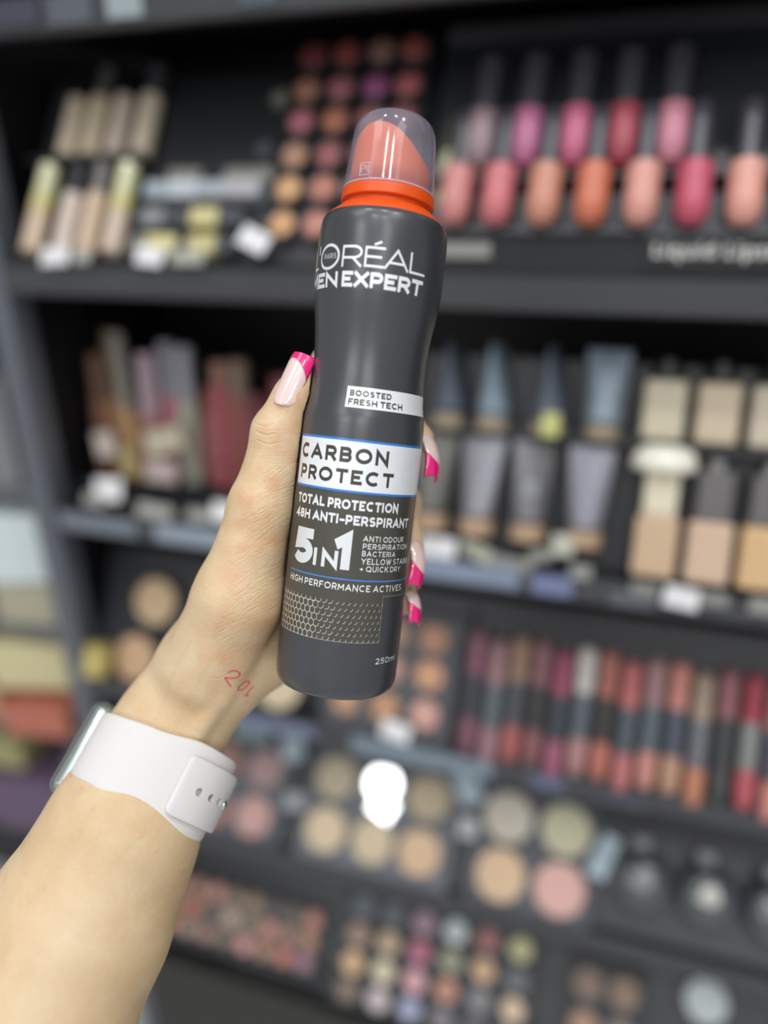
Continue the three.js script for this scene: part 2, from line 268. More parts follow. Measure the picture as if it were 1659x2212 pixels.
chain([[-22.1, -34.7, -45, 10.5], [2.8, -8.8, -57, 8.8], [19.5, -26.7, -43, 8], [...tips.middle, 7]], 4, 2);
chain([[-20, -56.6, -47, 10], [2.8, -37.1, -57, 8.4], [15.8, -56.3, -43, 7.5], [...tips.ring, 6.6]], 4, 3);
chain([[-22, -75.7, -43, 9], [-3, -68.6, -53, 7], [9.9, -83.9, -37, 6]], 4, 4);
const smin = (a, b, k) => { const h = Math.max(k - Math.abs(a - b), 0) / k; return Math.min(a, b) - h * h * k * 0.25; };
const boneData = bones.map(([ax, ay, az, bx, by, bz, ra, rb, e, k, s]) => { az /= e; bz /= e; const dx = bx - ax, dy = by - ay, dz = bz - az; return { ax, ay, az, dx, dy, dz, q: 1 / (dx * dx + dy * dy + dz * dz), ra, dr: rb - ra, e: 1 / e, k, s }; });
const setD = new Float64Array(5);
function skinField(x, y, z) {
  setD.fill(1e3);
  for (const b of boneData) {
    const px = x - b.ax, py = y - b.ay, pz = z * b.e - b.az;
    let t = (px * b.dx + py * b.dy + pz * b.dz) * b.q; t = t < 0 ? 0 : t > 1 ? 1 : t;
    const qx = px - b.dx * t, qy = py - b.dy * t, qz = pz - b.dz * t;
    setD[b.s] = smin(setD[b.s], Math.sqrt(qx * qx + qy * qy + qz * qz) - (b.ra + b.dr * t), b.k);
  }
  let d = setD[0]; const fingers = Math.min(setD[1], setD[2], setD[3], setD[4]); d = smin(d, fingers, 4);
  // pressed against the can, never through it
  const s = x * canAxis.x + y * canAxis.y + z * canAxis.z, rx = x - s * canAxis.x, ry = y - s * canAxis.y, rz = z - s * canAxis.z;
  if (s > -116 && s < 92) {
    const rad = s < -104.5 ? 26.7 : canRadius(s), out = Math.max(Math.sqrt(rx * rx + ry * ry + rz * rz) - rad, -109.5 - s);
    d = Math.max(d, 0.35 - out);
  }
  return d;
}
function surfaceNets(f, lo, hi, c) {
  const nx = Math.ceil((hi[0] - lo[0]) / c), ny = Math.ceil((hi[1] - lo[1]) / c), nz = Math.ceil((hi[2] - lo[2]) / c), v = new Float32Array((nx + 1) * (ny + 1) * (nz + 1));
  const at = (i, j, k) => i + (nx + 1) * (j + (ny + 1) * k);
  const B = 6;   // skip blocks far from the surface
  for (let K = 0; K <= nz; K += B) for (let J = 0; J <= ny; J += B) for (let I = 0; I <= nx; I += B) {
    const m = f(lo[0] + (I + B / 2) * c, lo[1] + (J + B / 2) * c, lo[2] + (K + B / 2) * c), far = Math.abs(m) > B * c * 1.5 + 6;
    for (let k = K; k < Math.min(K + B, nz + 1); k++) for (let j = J; j < Math.min(J + B, ny + 1); j++) for (let i = I; i < Math.min(I + B, nx + 1); i++) v[at(i, j, k)] = far ? m : f(lo[0] + i * c, lo[1] + j * c, lo[2] + k * c);
  }
  const id = new Map(), pos = [], idx = [];
  for (let k = 0; k < nz; k++) for (let j = 0; j < ny; j++) for (let i = 0; i < nx; i++) {
    let mask = 0; for (let n = 0; n < 8; n++) if (v[at(i + (n & 1), j + (n >> 1 & 1), k + (n >> 2))] < 0) mask |= 1 << n;
    if (mask === 0 || mask === 255) continue;
    let sx = 0, sy = 0, sz = 0, n = 0;
    for (const [a, b] of EDGES) { if ((mask >> a & 1) === (mask >> b & 1)) continue;
      const va = v[at(i + (a & 1), j + (a >> 1 & 1), k + (a >> 2))], vb = v[at(i + (b & 1), j + (b >> 1 & 1), k + (b >> 2))], t = va / (va - vb);
      sx += (a & 1) + t * ((b & 1) - (a & 1)); sy += (a >> 1 & 1) + t * ((b >> 1 & 1) - (a >> 1 & 1)); sz += (a >> 2) + t * ((b >> 2) - (a >> 2)); n++; }
    id.set(at(i, j, k), pos.length / 3); pos.push(lo[0] + (i + sx / n) * c, lo[1] + (j + sy / n) * c, lo[2] + (k + sz / n) * c);
  }
  const quad = (a, b, c2, d, flip) => { if ([a, b, c2, d].some((q) => q === undefined)) return; flip ? idx.push(a, c2, b, a, d, c2) : idx.push(a, b, c2, a, c2, d); };
  for (let k = 1; k < nz; k++) for (let j = 1; j < ny; j++) for (let i = 1; i < nx; i++) {
    const s0 = v[at(i, j, k)] < 0;
    if (s0 !== (v[at(i + 1, j, k)] < 0)) quad(id.get(at(i, j - 1, k - 1)), id.get(at(i, j, k - 1)), id.get(at(i, j, k)), id.get(at(i, j - 1, k)), !s0);
    if (s0 !== (v[at(i, j + 1, k)] < 0)) quad(id.get(at(i - 1, j, k - 1)), id.get(at(i - 1, j, k)), id.get(at(i, j, k)), id.get(at(i, j, k - 1)), !s0);
    if (s0 !== (v[at(i, j, k + 1)] < 0)) quad(id.get(at(i - 1, j - 1, k)), id.get(at(i, j - 1, k)), id.get(at(i, j, k)), id.get(at(i - 1, j, k)), !s0);
  }
  return { pos, idx };
}
const EDGES = [[0, 1], [2, 3], [4, 5], [6, 7], [0, 2], [1, 3], [4, 6], [5, 7], [0, 4], [1, 5], [2, 6], [3, 7]];
const armDir = new THREE.Vector3(0.378, 0.822, -0.425).normalize(), across = new THREE.Vector3(0.908, -0.418, 0).normalize(), armFront = new THREE.Vector3().crossVectors(across, armDir).normalize();
const person = thing('person', 'bare left hand and forearm with long pink tipped nails gripping the spray can', 'person');
const personBase = new THREE.Vector3(-136.9, -267.3, 73);
person.position.copy(toWorld(...personBase)); person.quaternion.copy(gripTurn);
{
  const { pos, idx } = surfaceNets(skinField, [-200, -345, -80], [50, 62, 150], 1.6);
  const P = [], N = [], UV = [], e = 0.5;
  for (let i = 0; i < pos.length; i += 3) {
    let [x, y, z] = [pos[i], pos[i + 1], pos[i + 2]];
    let gx, gy, gz, l;
    for (let it = 0; it < 2; it++) {
      gx = skinField(x + e, y, z) - skinField(x - e, y, z); gy = skinField(x, y + e, z) - skinField(x, y - e, z); gz = skinField(x, y, z + e) - skinField(x, y, z - e); l = Math.hypot(gx, gy, gz) || 1;
      if (!it) { const d = Math.max(-0.8, Math.min(0.8, skinField(x, y, z))); x -= gx / l * d; y -= gy / l * d; z -= gz / l * d; }
    }
    P.push((x - personBase.x) * mm, (y - personBase.y) * mm, (z - personBase.z) * mm); N.push(gx / l, gy / l, gz / l);
    const [u, v] = skinUV(x, y, z); UV.push(u, v);
  }
  const g = new THREE.BufferGeometry(); g.setAttribute('position', new THREE.Float32BufferAttribute(P, 3)); g.setAttribute('normal', new THREE.Float32BufferAttribute(N, 3)); g.setAttribute('uv', new THREE.Float32BufferAttribute(UV, 2)); g.setIndex(idx);
  part(person, 'hand_and_forearm', g, skinMaterial()).userData.label = 'light skin, number written in red ink at the wrist';
}
// skin lies on a chart along the arm: u across the limb, v up the limb, 260 mm by 440 mm
function skinUV(x, y, z) { const a = x * 0.9084 + y * -0.418, b = x * 0.418 + y * 0.9084; return [(a + 110) / 260, (b + 370) / 440]; }
function skinMaterial() {
  const W = 1024, Hh = 1732, px = W / 260, r = rng(21);
  const at = (x, y) => { const [u, v] = skinUV(x, y, 0); return [u * W, (1 - v) * Hh]; };
  const tone = canvas(W, Hh, (g) => {
    const im = g.createImageData(W, Hh), d = im.data;
    for (let j = 0; j < Hh; j++) for (let i = 0; i < W; i++) {
      const n1 = noise.noise(i / 130, j / 170, 2.2), n2 = noise.noise(i / 34, j / 34, 7.1), n3 = noise.noise(i / 7, j / 7, 4.4), k = (j * W + i) * 4;
      d[k] = 215 + n1 * 5 + n2 * 4 + n3 * 2; d[k + 1] = 187 + n1 * 10 + n2 * 8 + n3 * 4; d[k + 2] = 149 + n1 * 14 + n2 * 10 + n3 * 5; d[k + 3] = 255;
    }
    g.putImageData(im, 0, 0);
    // blotches of warmer and rosier skin, freckles and fine hairs on the forearm
    for (let i = 0; i < 90; i++) { const [x, y] = at(-150 + r() * 100, -270 + r() * 140); g.fillStyle = 'rgba(196,120,92,' + (0.05 + r() * 0.1) + ')'; g.beginPath(); g.arc(x, y, 1.5 + r() * 4, 0, 7); g.fill(); }
    const [rx, ry] = at(-127, -146); g.fillStyle = 'rgba(214,110,100,0.25)'; g.beginPath(); g.arc(rx, ry, 5, 0, 7); g.fill();
    for (let i = 0; i < 160; i++) { const [x, y] = at(-140 + r() * 90, -260 + r() * 100), a = r() * 6.3; g.strokeStyle = 'rgba(120,80,50,0.16)'; g.lineWidth = 0.8; g.beginPath(); g.moveTo(x, y); g.lineTo(x + 7 * Math.cos(a), y + 7 * Math.sin(a)); g.stroke(); }
    // ruddier mottling over the thumb and the ball of the thumb, faint veins at the wrist
    for (let i = 0; i < 420; i++) { const t = r(), [x, y] = at(-62 + t * 34 + (r() - 0.5) * 22, -112 + t * 132 + (r() - 0.5) * 26), q = 5 + r() * 16; const gr = g.createRadialGradient(x, y, 0, x, y, q), al = 0.03 + r() * 0.06 + t * 0.05, cc = r() < 0.7 ? '206,122,82' : '236,208,150'; gr.addColorStop(0, 'rgba(' + cc + ',' + al + ')'); gr.addColorStop(1, 'rgba(' + cc + ',0)'); g.fillStyle = gr; g.fillRect(x - q, y - q, 2 * q, 2 * q); }
    for (const v of [[[-84, -128], [-74, -110], [-62, -92]], [[-66, -132], [-58, -118], [-50, -108]], [[-92, -124], [-84, -104], [-74, -88]]]) { g.strokeStyle = 'rgba(150,150,118,0.07)'; g.lineWidth = 9; g.lineCap = 'round'; g.beginPath(); v.forEach(([x, y]) => g.lineTo(...at(x, y))); g.stroke(); }
    // red ink at the wrist
    const pen = (pts) => { g.strokeStyle = 'rgba(214,62,66,0.85)'; g.lineWidth = 2.4; g.lineCap = 'round'; g.lineJoin = 'round'; g.beginPath(); pts.forEach(([x, y]) => g.lineTo(...at(x, y))); g.stroke(); };
    const I = (qx, qy) => [-59.3 + (qx - 492) * 0.2055, -101 - (qy - 1446) * 0.2055];
    pen([[497, 1449], [504, 1446], [513, 1448], [518, 1454], [517, 1461], [510, 1465], [499, 1464], [489, 1461], [492, 1470], [498, 1484]].map((q) => I(...q)));
    pen([[520, 1482], [512, 1489], [510, 1496], [516, 1498], [525, 1493], [532, 1484], [530, 1479], [522, 1480], [518, 1484]].map((q) => I(...q)));
    pen([[538, 1495], [533, 1500], [527, 1507], [524, 1515]].map((q) => I(...q))); pen([[520, 1512], [527, 1514]].map((q) => I(...q)));
  });
  const relief = canvas(W, Hh, (g) => {
    const im = g.createImageData(W, Hh), d = im.data;
    for (let j = 0; j < Hh; j++) for (let i = 0; i < W; i++) { const n = noise.noise(i / 3.2, j / 3.2, 1.1) * 14 + noise.noise(i / 9, j / 6, 3.1) * 16, k = (j * W + i) * 4; d[k] = d[k + 1] = d[k + 2] = 150 + n; d[k + 3] = 255; }
    g.putImageData(im, 0, 0);
    const crease = (pts, w, a) => { g.strokeStyle = 'rgba(0,0,0,' + a + ')'; g.lineWidth = w; g.lineCap = 'round'; g.beginPath(); const q = pts.map(([x, y]) => at(x, y)); g.moveTo(...q[0]); for (let i = 1; i < q.length - 1; i++) g.quadraticCurveTo(...q[i], (q[i][0] + q[i + 1][0]) / 2, (q[i][1] + q[i + 1][1]) / 2); g.lineTo(...q[q.length - 1]); g.stroke(); };
    // fine diagonal creases over the ball of the thumb
    for (let i = 0; i < 420; i++) { const t = r(), y = -16 - t * 90, x = -52 - t * 14 + r() * 28, l = 3 + r() * 8, s = 0.3 + r() * 0.6; crease([[x, y], [x + l * 0.5, y + l * 0.5 * s + (r() - 0.5) * 2.4], [x + l, y + l * s]], 0.8 + r() * 1.2, 0.05 + r() * 0.12); }
    for (let i = 0; i < 26; i++) { const y = -100 - r() * 6 - i * 0.4, x = -66 + r() * 20, l = 8 + r() * 9; crease([[x, y], [x + l / 2, y + 1.4 * (r() - 0.5)], [x + l, y + 3]], 1.1, 0.18); }
    // thumb joint folds
    crease([[-44.5, 6], [-41, 4], [-36.5, 5.4]], 3, 0.38); crease([[-44, 2.6], [-40, 0.2], [-36, 1.4]], 3.4, 0.42); crease([[-43.6, -1], [-40, -3.4], [-35, -2.6]], 2.6, 0.34); crease([[-43, 8], [-38.5, 7.4], [-34, 8.4]], 2, 0.26);
    for (let i = 0; i < 12; i++) { const y = -16 + r() * 22, x = -44 + r() * 6; crease([[x, y], [x + 5, y - 0.8], [x + 10, y + 0.4]], 1, 0.16); }
    // wrist folds
    crease([[-64, -104.6], [-56, -101.6], [-50, -100.4]], 1.6, 0.16); crease([[-58, -107.4], [-51, -104.6], [-45, -103.6]], 1.4, 0.14); crease([[-47, -99.6], [-42, -98.2], [-38, -97.6]], 1.8, 0.18);
  });
  return new THREE.MeshPhysicalMaterial({ map: texture(tone), bumpMap: texture(relief, false), bumpScale: 0.0008, roughness: 0.55, sheen: 0.06, sheenColor: new THREE.Color(0xffd9c0), sheenRoughness: 0.6 });
}
// nails: long curved plates, a milky pink bed and a hot pink tip
function nail(name, label, at, n, t, L, W, smile, arch, skew = 0) {
  const T = new THREE.Vector3(...t).normalize(), Nn = new THREE.Vector3(...n).normalize(); Nn.addScaledVector(T, -Nn.dot(T)).normalize(); const X = new THREE.Vector3().crossVectors(T, Nn);
  const base = new THREE.Vector3(...at);
  const point = (u, v, lift) => {
    const half = W / 2 * (v < 0.12 ? 0.78 + 0.22 * Math.sin(v / 0.12 * Math.PI / 2) : v > 0.9 ? 1 - (v - 0.9) * 0.9 : 1), ang = u * 62 * R, rr = W / 2 / Math.sin(62 * R) ;
    const vv = v < 0.2 ? v - 0.06 * (1 - u * u) * (1 - v / 0.2) : v;
    const x = half / (W / 2) * (rr + lift) * Math.sin(ang), h = (rr + lift) * (Math.cos(ang) - 1) + lift * (1 - Math.cos(ang)) + lift - arch * (vv - 0.25) * (vv - 0.25) * 2;
    return base.clone().addScaledVector(X, x).addScaledVector(T, vv * L).addScaledVector(Nn, h).sub(personBase).multiplyScalar(mm);
  };
  const plate = (v0, v1) => {
    const nu = 18, nv = 18, pos = [], idx = [];
    for (const lift of [0.55, -0.35]) for (let j = 0; j <= nv; j++) for (let i = 0; i <= nu; i++) { const u = i / nu * 2 - 1, a = v0(u), b = v1(u); pos.push(...point(u, a + (b - a) * j / nv, lift).toArray()); }
    const id = (s, i, j) => s * (nu + 1) * (nv + 1) + j * (nu + 1) + i;
    for (let j = 0; j < nv; j++) for (let i = 0; i < nu; i++) { idx.push(id(0, i, j), id(0, i + 1, j), id(0, i + 1, j + 1), id(0, i, j), id(0, i + 1, j + 1), id(0, i, j + 1)); idx.push(id(1, i, j), id(1, i + 1, j + 1), id(1, i + 1, j), id(1, i, j), id(1, i, j + 1), id(1, i + 1, j + 1)); }
    const rim = []; for (let i = 0; i < nu; i++) rim.push([i, 0]); for (let j = 0; j < nv; j++) rim.push([nu, j]); for (let i = nu; i > 0; i--) rim.push([i, nv]); for (let j = nv; j > 0; j--) rim.push([0, j]);
    rim.forEach(([i, j], q) => { const [i2, j2] = rim[(q + 1) % rim.length]; idx.push(id(0, i, j), id(1, i, j), id(1, i2, j2), id(0, i, j), id(1, i2, j2), id(0, i2, j2)); });
    const g = new THREE.BufferGeometry(); g.setAttribute('position', new THREE.Float32BufferAttribute(pos, 3)); g.setIndex(idx); g.computeVertexNormals(); return g;
  };
  const line = (u) => smile + 0.16 * u * u * -1 + skew * u;
  const bed = part(person, name, plate(() => 0, line), mat(0xeccfc9, 0.22, 0, { clearcoat: 1, clearcoatRoughness: 0.06 })); bed.userData.label = label;
  part(bed, 'nail_tip', plate(line, () => 1), mat(0xf0107c, 0.22, 0, { clearcoat: 1, clearcoatRoughness: 0.05 })).userData.label = 'hot pink painted tip';
}
// the thumb nail lies on the skin: find the surface over the bone at the nail root and further up
function onSkin(p, n) { const v = new THREE.Vector3(...p), d = new THREE.Vector3(...n).normalize(); for (let i = 0; i < 200 && skinField(v.x, v.y, v.z) < 0; i++) v.addScaledVector(d, 0.1); return v; }
{
  const n = [-0.36, 0.06, 0.93], a = onSkin([-30.0, 14.2, 3.4], n), b = onSkin([-26.2, 24.6, 3.4], n), up = new THREE.Vector3(...n).normalize();
  a.addScaledVector(up, 0.55); b.addScaledVector(up, 0.75);
  nail('thumb_nail', 'long thumb nail with hot pink tip', a.toArray(), n, b.clone().sub(a).toArray(), 23, 11.2, 0.84, 0.5, -0.14);
}
nail('finger_nail', 'index finger nail with hot pink tip', [31.2, 3.8, -17.0], [0.8, 0.35, 0.48], [0.26, -0.85, 0.46], 20, 9.8, 0.72, 4.5, -0.11);
nail('finger_nail', 'middle finger nail with hot pink tip', [26.2, -45.6, -18.6], [0.76, 0.3, 0.56], [0.12, -0.87, 0.46], 19.5, 9, 0.72, 4.5, -0.11);
nail('finger_nail', 'ring finger nail with hot pink tip', [23.6, -68.0, -21.4], [0.76, 0.35, 0.56], [0.26, -0.8, 0.5], 14.5, 7.8, 0.62, 3.4, -0.11);

// ---------------------------------------------------------------- the watch on the wrist
{
  const watch = thing('wristwatch', 'pale grey rubber strap wristwatch worn on the wrist', 'watch');
  const S = new THREE.Vector3(-97.8, -150.2, -17);
  watch.position.copy(toWorld(S.x, S.y, S.z)); watch.quaternion.copy(gripTurn);
  const rubber = mat(0xdedbd9, 0.62, 0, { sheen: 0.1, sheenColor: 0xffffff });
  const Rx = (th) => Math.cos(th * R) > 0 ? 34.2 : 29.5, Bz = (th) => Math.sin(th * R) > 0 ? 24.5 : 22;
  const sgn = (v, p) => Math.sign(v) * Math.pow(Math.abs(v), p);
  const loop = (th, off) => {
    const f = (q) => new THREE.Vector2(Rx(q) * sgn(Math.cos(q * R), 0.92), Bz(q) * sgn(Math.sin(q * R), 0.86)), p = f(th), d = f(th + 1.5).sub(f(th - 1.5)).normalize(), n = new THREE.Vector2(d.y, -d.x);
    return { p: p.addScaledVector(n, off), n };
  };
  const toLocal = (a, h, c) => new THREE.Vector3().addScaledVector(across, a).addScaledVector(armDir, h).addScaledVector(armFront, c).multiplyScalar(mm);
  function strap(th0, th1, steps, width, off, thick, roundEnd) {
    const pos = [], idx = [], m = 20, total = Math.abs(th1 - th0);
    for (let i = 0; i <= steps; i++) {
      const f = i / steps, th = th0 + (th1 - th0) * f, { p, n } = loop(th, off(th)); let w = width(th) / 2, sh = 1;
      if (roundEnd) { const left = (1 - f) * total * 0.5; if (left < 4) w *= 0.86 + 0.14 * Math.sqrt(Math.max(0, 1 - Math.pow(1 - left / 4, 2))); if (i === steps) sh = 0.5; }
      for (let k = 0; k < m; k++) { const a = k / m * Math.PI * 2, c = Math.cos(a), s = Math.sin(a), y = sgn(c, 0.28) * w, t = sgn(s, 0.5) * thick / 2 * sh * (Math.abs(c) > 0.9 ? 0.8 : 1); const v = toLocal(p.x + n.x * t, y, p.y + n.y * t); pos.push(v.x, v.y, v.z); }
    }
    for (let i = 0; i < steps; i++) for (let k = 0; k < m; k++) { const a = i * m + k, b = i * m + (k + 1) % m; idx.push(a, b, a + m, b, b + m, a + m); }
    for (const e of [0, steps]) { const c = pos.length / 3; let x = 0, y = 0, z = 0; for (let k = 0; k < m; k++) { x += pos[(e * m + k) * 3] / m; y += pos[(e * m + k) * 3 + 1] / m; z += pos[(e * m + k) * 3 + 2] / m; } pos.push(x, y, z); for (let k = 0; k < m; k++) e ? idx.push(c, e * m + k, e * m + (k + 1) % m) : idx.push(c, (k + 1) % m, k); }
    if (th1 > th0) for (let i = 0; i < idx.length; i += 3) [idx[i + 1], idx[i + 2]] = [idx[i + 2], idx[i + 1]];
    const g = new THREE.BufferGeometry(); g.setAttribute('position', new THREE.Float32BufferAttribute(pos, 3)); g.setIndex(idx); g.computeVertexNormals(); return g;
  }
  const lerp = (th, pts) => { for (let i = 1; i < pts.length; i++) if (th <= pts[i][0]) { const [a, b] = [pts[i - 1], pts[i]], q = Math.max(0, Math.min(1, (th - a[0]) / (b[0] - a[0]))), s = q * q * (3 - 2 * q); return a[1] + (b[1] - a[1]) * s; } return pts[pts.length - 1][1]; };
  part(watch, 'strap', strap(171, -28, 90, (th) => lerp(th, [[-30, 34], [20, 37], [58, 38], [95, 32], [130, 30], [172, 29]]), () => 0, 2.6), rubber);
  const tailGeo = strap(-165, 65, 110, (th) => lerp(th, [[-165, 29], [-90, 26], [0, 25.5], [70, 26]]), (th) => lerp(th, [[-170, 0], [-80, 0], [-25, 3.2], [70, 3.0]]), 2.4, true);
  const ev = new Evaluator(); ev.attributes = ['position', 'normal'];
  let tail = new Brush(tailGeo, rubber); tail.updateMatrixWorld();
  const holeAt = (th, h) => { const { p, n } = loop(th, 3); return { at: toLocal(p.x, h, p.y), dir: new THREE.Vector3().addScaledVector(across, n.x).addScaledVector(armFront, n.y).normalize() }; };
  for (const th of [47, 34, 22.5]) { const { at, dir } = holeAt(th, 0), c = new Brush(new THREE.CylinderGeometry(1.9 * mm, 1.7 * mm, 8 * mm, 20), rubber); c.quaternion.setFromUnitVectors(new THREE.Vector3(0, 1, 0), dir); c.position.copy(at); c.updateMatrixWorld(); tail = ev.evaluate(tail, c, SUBTRACTION); tail.updateMatrixWorld(); }
  const tailMesh = part(watch, 'strap_tail', tail.geometry, rubber);
  const pinAt = holeAt(11, 0), pin = part(tailMesh, 'pin', lathe([[0, -0.002], [0.0017, -0.002], [0.0022, 0.0006], [0.0019, 0.0014], [0, 0.0018]], 24), mat(0xd8dadc, 0.12, 1)); pin.quaternion.setFromUnitVectors(new THREE.Vector3(0, 1, 0), pinAt.dir); pin.position.copy(pinAt.at).addScaledVector(pinAt.dir, 0.0008); pin.userData.label = 'chrome strap pin';
  // case on the back of the wrist, seen from its edge
  const caseOut = across.clone().multiplyScalar(-Math.cos(24 * R)).addScaledVector(armFront, -Math.sin(24 * R)), caseSide = new THREE.Vector3().crossVectors(caseOut, armDir), frame = new THREE.Matrix4().makeBasis(caseOut, armDir.clone(), caseSide);
  const place = (m, a, h = -2.5) => { m.quaternion.setFromRotationMatrix(frame); m.position.copy(toLocal(0, h, 0)).addScaledVector(caseOut, -a * mm).addScaledVector(caseSide, 1 * mm); return m; };
  place(part(watch, 'case', new RoundedBoxGeometry(0.0086, 0.0415, 0.036, 5, 0.0042), mat(0xc4c6c8, 0.22, 0.9)), -28.6);
  place(part(watch, 'screen', new RoundedBoxGeometry(0.0022, 0.039, 0.032, 4, 0.001), mat(0x060608, 0.08)), -32.4);
  place(part(watch, 'clear_cover', new RoundedBoxGeometry(0.0102, 0.0436, 0.0386, 5, 0.005), mat(0xeaf2f0, 0.08, 0, { transmission: 0.9, ior: 1.45 })), -29.2);
}
// ---------------------------------------------------------------- the shelving unit
const black = mat(0x1c1d20, 0.42), blackDeep = mat(0x121317, 0.55), lipMat = mat(0x46474b, 0.34), trayMat = mat(0x292b30, 0.4), clearLip = mat(0xdfe8ee, 0.1, 0, { transmission: 0.9 });
const X0 = -0.645, X1 = 0.95, BACK = -0.3;
const levels = [1.57, 1.343, 1.073, 0.837, 0.612, 0.392];   // undersides of the shelf fronts
{
  const unit = thing('shelving_unit', 'tall black cosmetics shelving unit with six shelves behind the hand', 'shelving');
  unit.position.set(X0, 0, 0);
  const W = X1 - X0, mid = W / 2;
  part(unit, 'back_panel', box(W, 2.0, 0.02), blackDeep).position.set(mid, 1.0, BACK - 0.01);
  part(unit, 'side_post', box(0.03, 2.0, 0.035, 0.004), mat(0x6a6f78, 0.4, 0.2)).position.set(-0.003, 1.0, -0.02).x -= 0;
  part(unit, 'side_panel', box(0.012, 2.0, -BACK - 0.04), blackDeep).position.set(-0.006, 1.0, BACK / 2 - 0.02);
  part(unit, 'side_panel', box(0.012, 2.0, -BACK), blackDeep).position.set(W - 0.006, 1.0, BACK / 2);
  levels.forEach((y) => {
    const b = part(unit, 'shelf_board', box(W - 0.03, 0.012, -BACK - 0.005), black); b.position.set(mid + 0.01, y + 0.023, BACK / 2 - 0.004);
    const sh = new THREE.Shape(); sh.moveTo(0, 0.029); sh.lineTo(0, 0.006); sh.quadraticCurveTo(0, 0, -0.006, 0); sh.lineTo(-0.014, 0); sh.lineTo(-0.014, 0.029); sh.closePath();
    const g = new THREE.ExtrudeGeometry(sh, { depth: W - 0.034, bevelEnabled: false, curveSegments: 6 }); g.rotateY(Math.PI / 2).translate(0, 0, 0);
    const lip = part(unit, 'shelf_front', mergeX(g), lipMat); lip.position.set(0.018, y, 0);
  });
  part(unit, 'plinth', box(W - 0.03, 0.36, 0.02), mat(0x2c2b29, 0.5)).position.set(mid + 0.01, 0.19, 0.005);
}
// an extruded outline drawn in (z, y): lays the extrusion along +x
function mergeX(g) { const p = g.attributes.position; for (let i = 0; i < p.count; i++) { /* after rotateY(90): x <- depth, z <- -shape x */ p.setZ(i, -p.getZ(i)); } const ix = g.index; if (ix) { const a = ix.array; for (let i = 0; i < a.length; i += 3) { const t = a[i]; a[i] = a[i + 1]; a[i + 1] = t; } } else { for (let i = 0; i < p.count; i += 3) for (const k of ['position', 'normal', 'uv']) { const at = g.attributes[k]; for (let c = 0; c < at.itemSize; c++) { const s = at.array, t = s[i * at.itemSize + c]; s[i * at.itemSize + c] = s[(i + 1) * at.itemSize + c]; s[(i + 1) * at.itemSize + c] = t; } } } g.computeVertexNormals(); return g; }

// a sloped display tray: wedge from x0 to x1 with its front foot at (z, y) and the given lean from the upright
function Tray(name, label, x0, x1, zf, yf, lean, len, floorY, extra) {
  const t = thing(name, label, 'display tray'); t.position.set(x0, floorY, zf);
  const c = Math.cos(lean * R), s = Math.sin(lean * R), h = yf - floorY, sh = new THREE.Shape();
  sh.moveTo(0.008, 0); sh.lineTo(0.008, Math.max(0.001, h)); sh.lineTo(0, h); sh.lineTo(-len * s, h + len * c); sh.lineTo(-len * s - 0.004, h + len * c); sh.lineTo(-len * s - 0.004, 0); sh.closePath();
  const g = new THREE.ExtrudeGeometry(sh, { depth: x1 - x0, bevelEnabled: false }); g.rotateY(Math.PI / 2);
  part(t, 'tray_body', mergeX(g), trayMat);
  const onSlope = (m, x, v, off) => { m.rotation.x = -lean * R; m.position.set(x - x0, h + v * c + off * s, -v * s + off * c); return m; };
  if (extra) extra(t, onSlope);
  return { put(o, u, v, off = 0) { o.rotation.x = -lean * R; o.position.set(u, yf + v * c + off * s, zf - v * s + off * c); return o; } };
}
// ---------------------------------------------------------------- goods
wash = 0.18;
const hexName = (list) => list;
function dupe(o, label, group) { const c = o.clone(); c.name = numbered(o.name.replace(/_\d{3}$/, '')); c.userData = { ...o.userData, label }; if (group) c.userData.group = group; scene.add(c); return c; }
// slim tube or bottle standing on its base: stack of [name, radius, height, material, optional top radius]
const geoCache = new Map();
function stackGeo(r, h, r2, seg) { const k = [r, h, r2, seg].join(); if (!geoCache.has(k)) { const b = Math.min(0.0012, h * 0.2, r * 0.4); geoCache.set(k, lathe([[0, 0], [r - b, 0], [r, b], [r2, h - b], [r2 - b, h], [0, h]], seg)); } return geoCache.get(k); }
function stackItem(name, label, category, group, layers) {
  const t = thing(name, label, category, group); let y = 0;
  for (const [pn, r, h, m, r2] of layers) { part(t, pn, stackGeo(r, h, r2 ?? r, 20), m).position.y = y; y += h; }
  return t;
}
const gloss = (c) => mat(c, 0.45, 0, { clearcoat: 0.15, clearcoatRoughness: 0.3 });
const capDark = mat(0x44444c, 0.3), capClear = mat(0xe6e7b0, 0.18, 0, { clearcoat: 0.5 });
function priceTag(label, x, y, z, w, h, lean, turn, color = 0xf1f1f4, group = 'white price tags on the shelf fronts') {
  const t = new THREE.Mesh(new RoundedBoxGeometry(w, h, 0.0016, 3, Math.min(w, h) * 0.24 > 0.0007 ? 0.0007 : 0.0003), mat(color, 0.45)); t.name = numbered('price_tag'); t.castShadow = t.receiveShadow = true;
  t.position.set(x, y, z); t.rotation.set(-lean * R, 0, turn * R); scene.add(t); return tag(t, label, 'price tag', group);
}

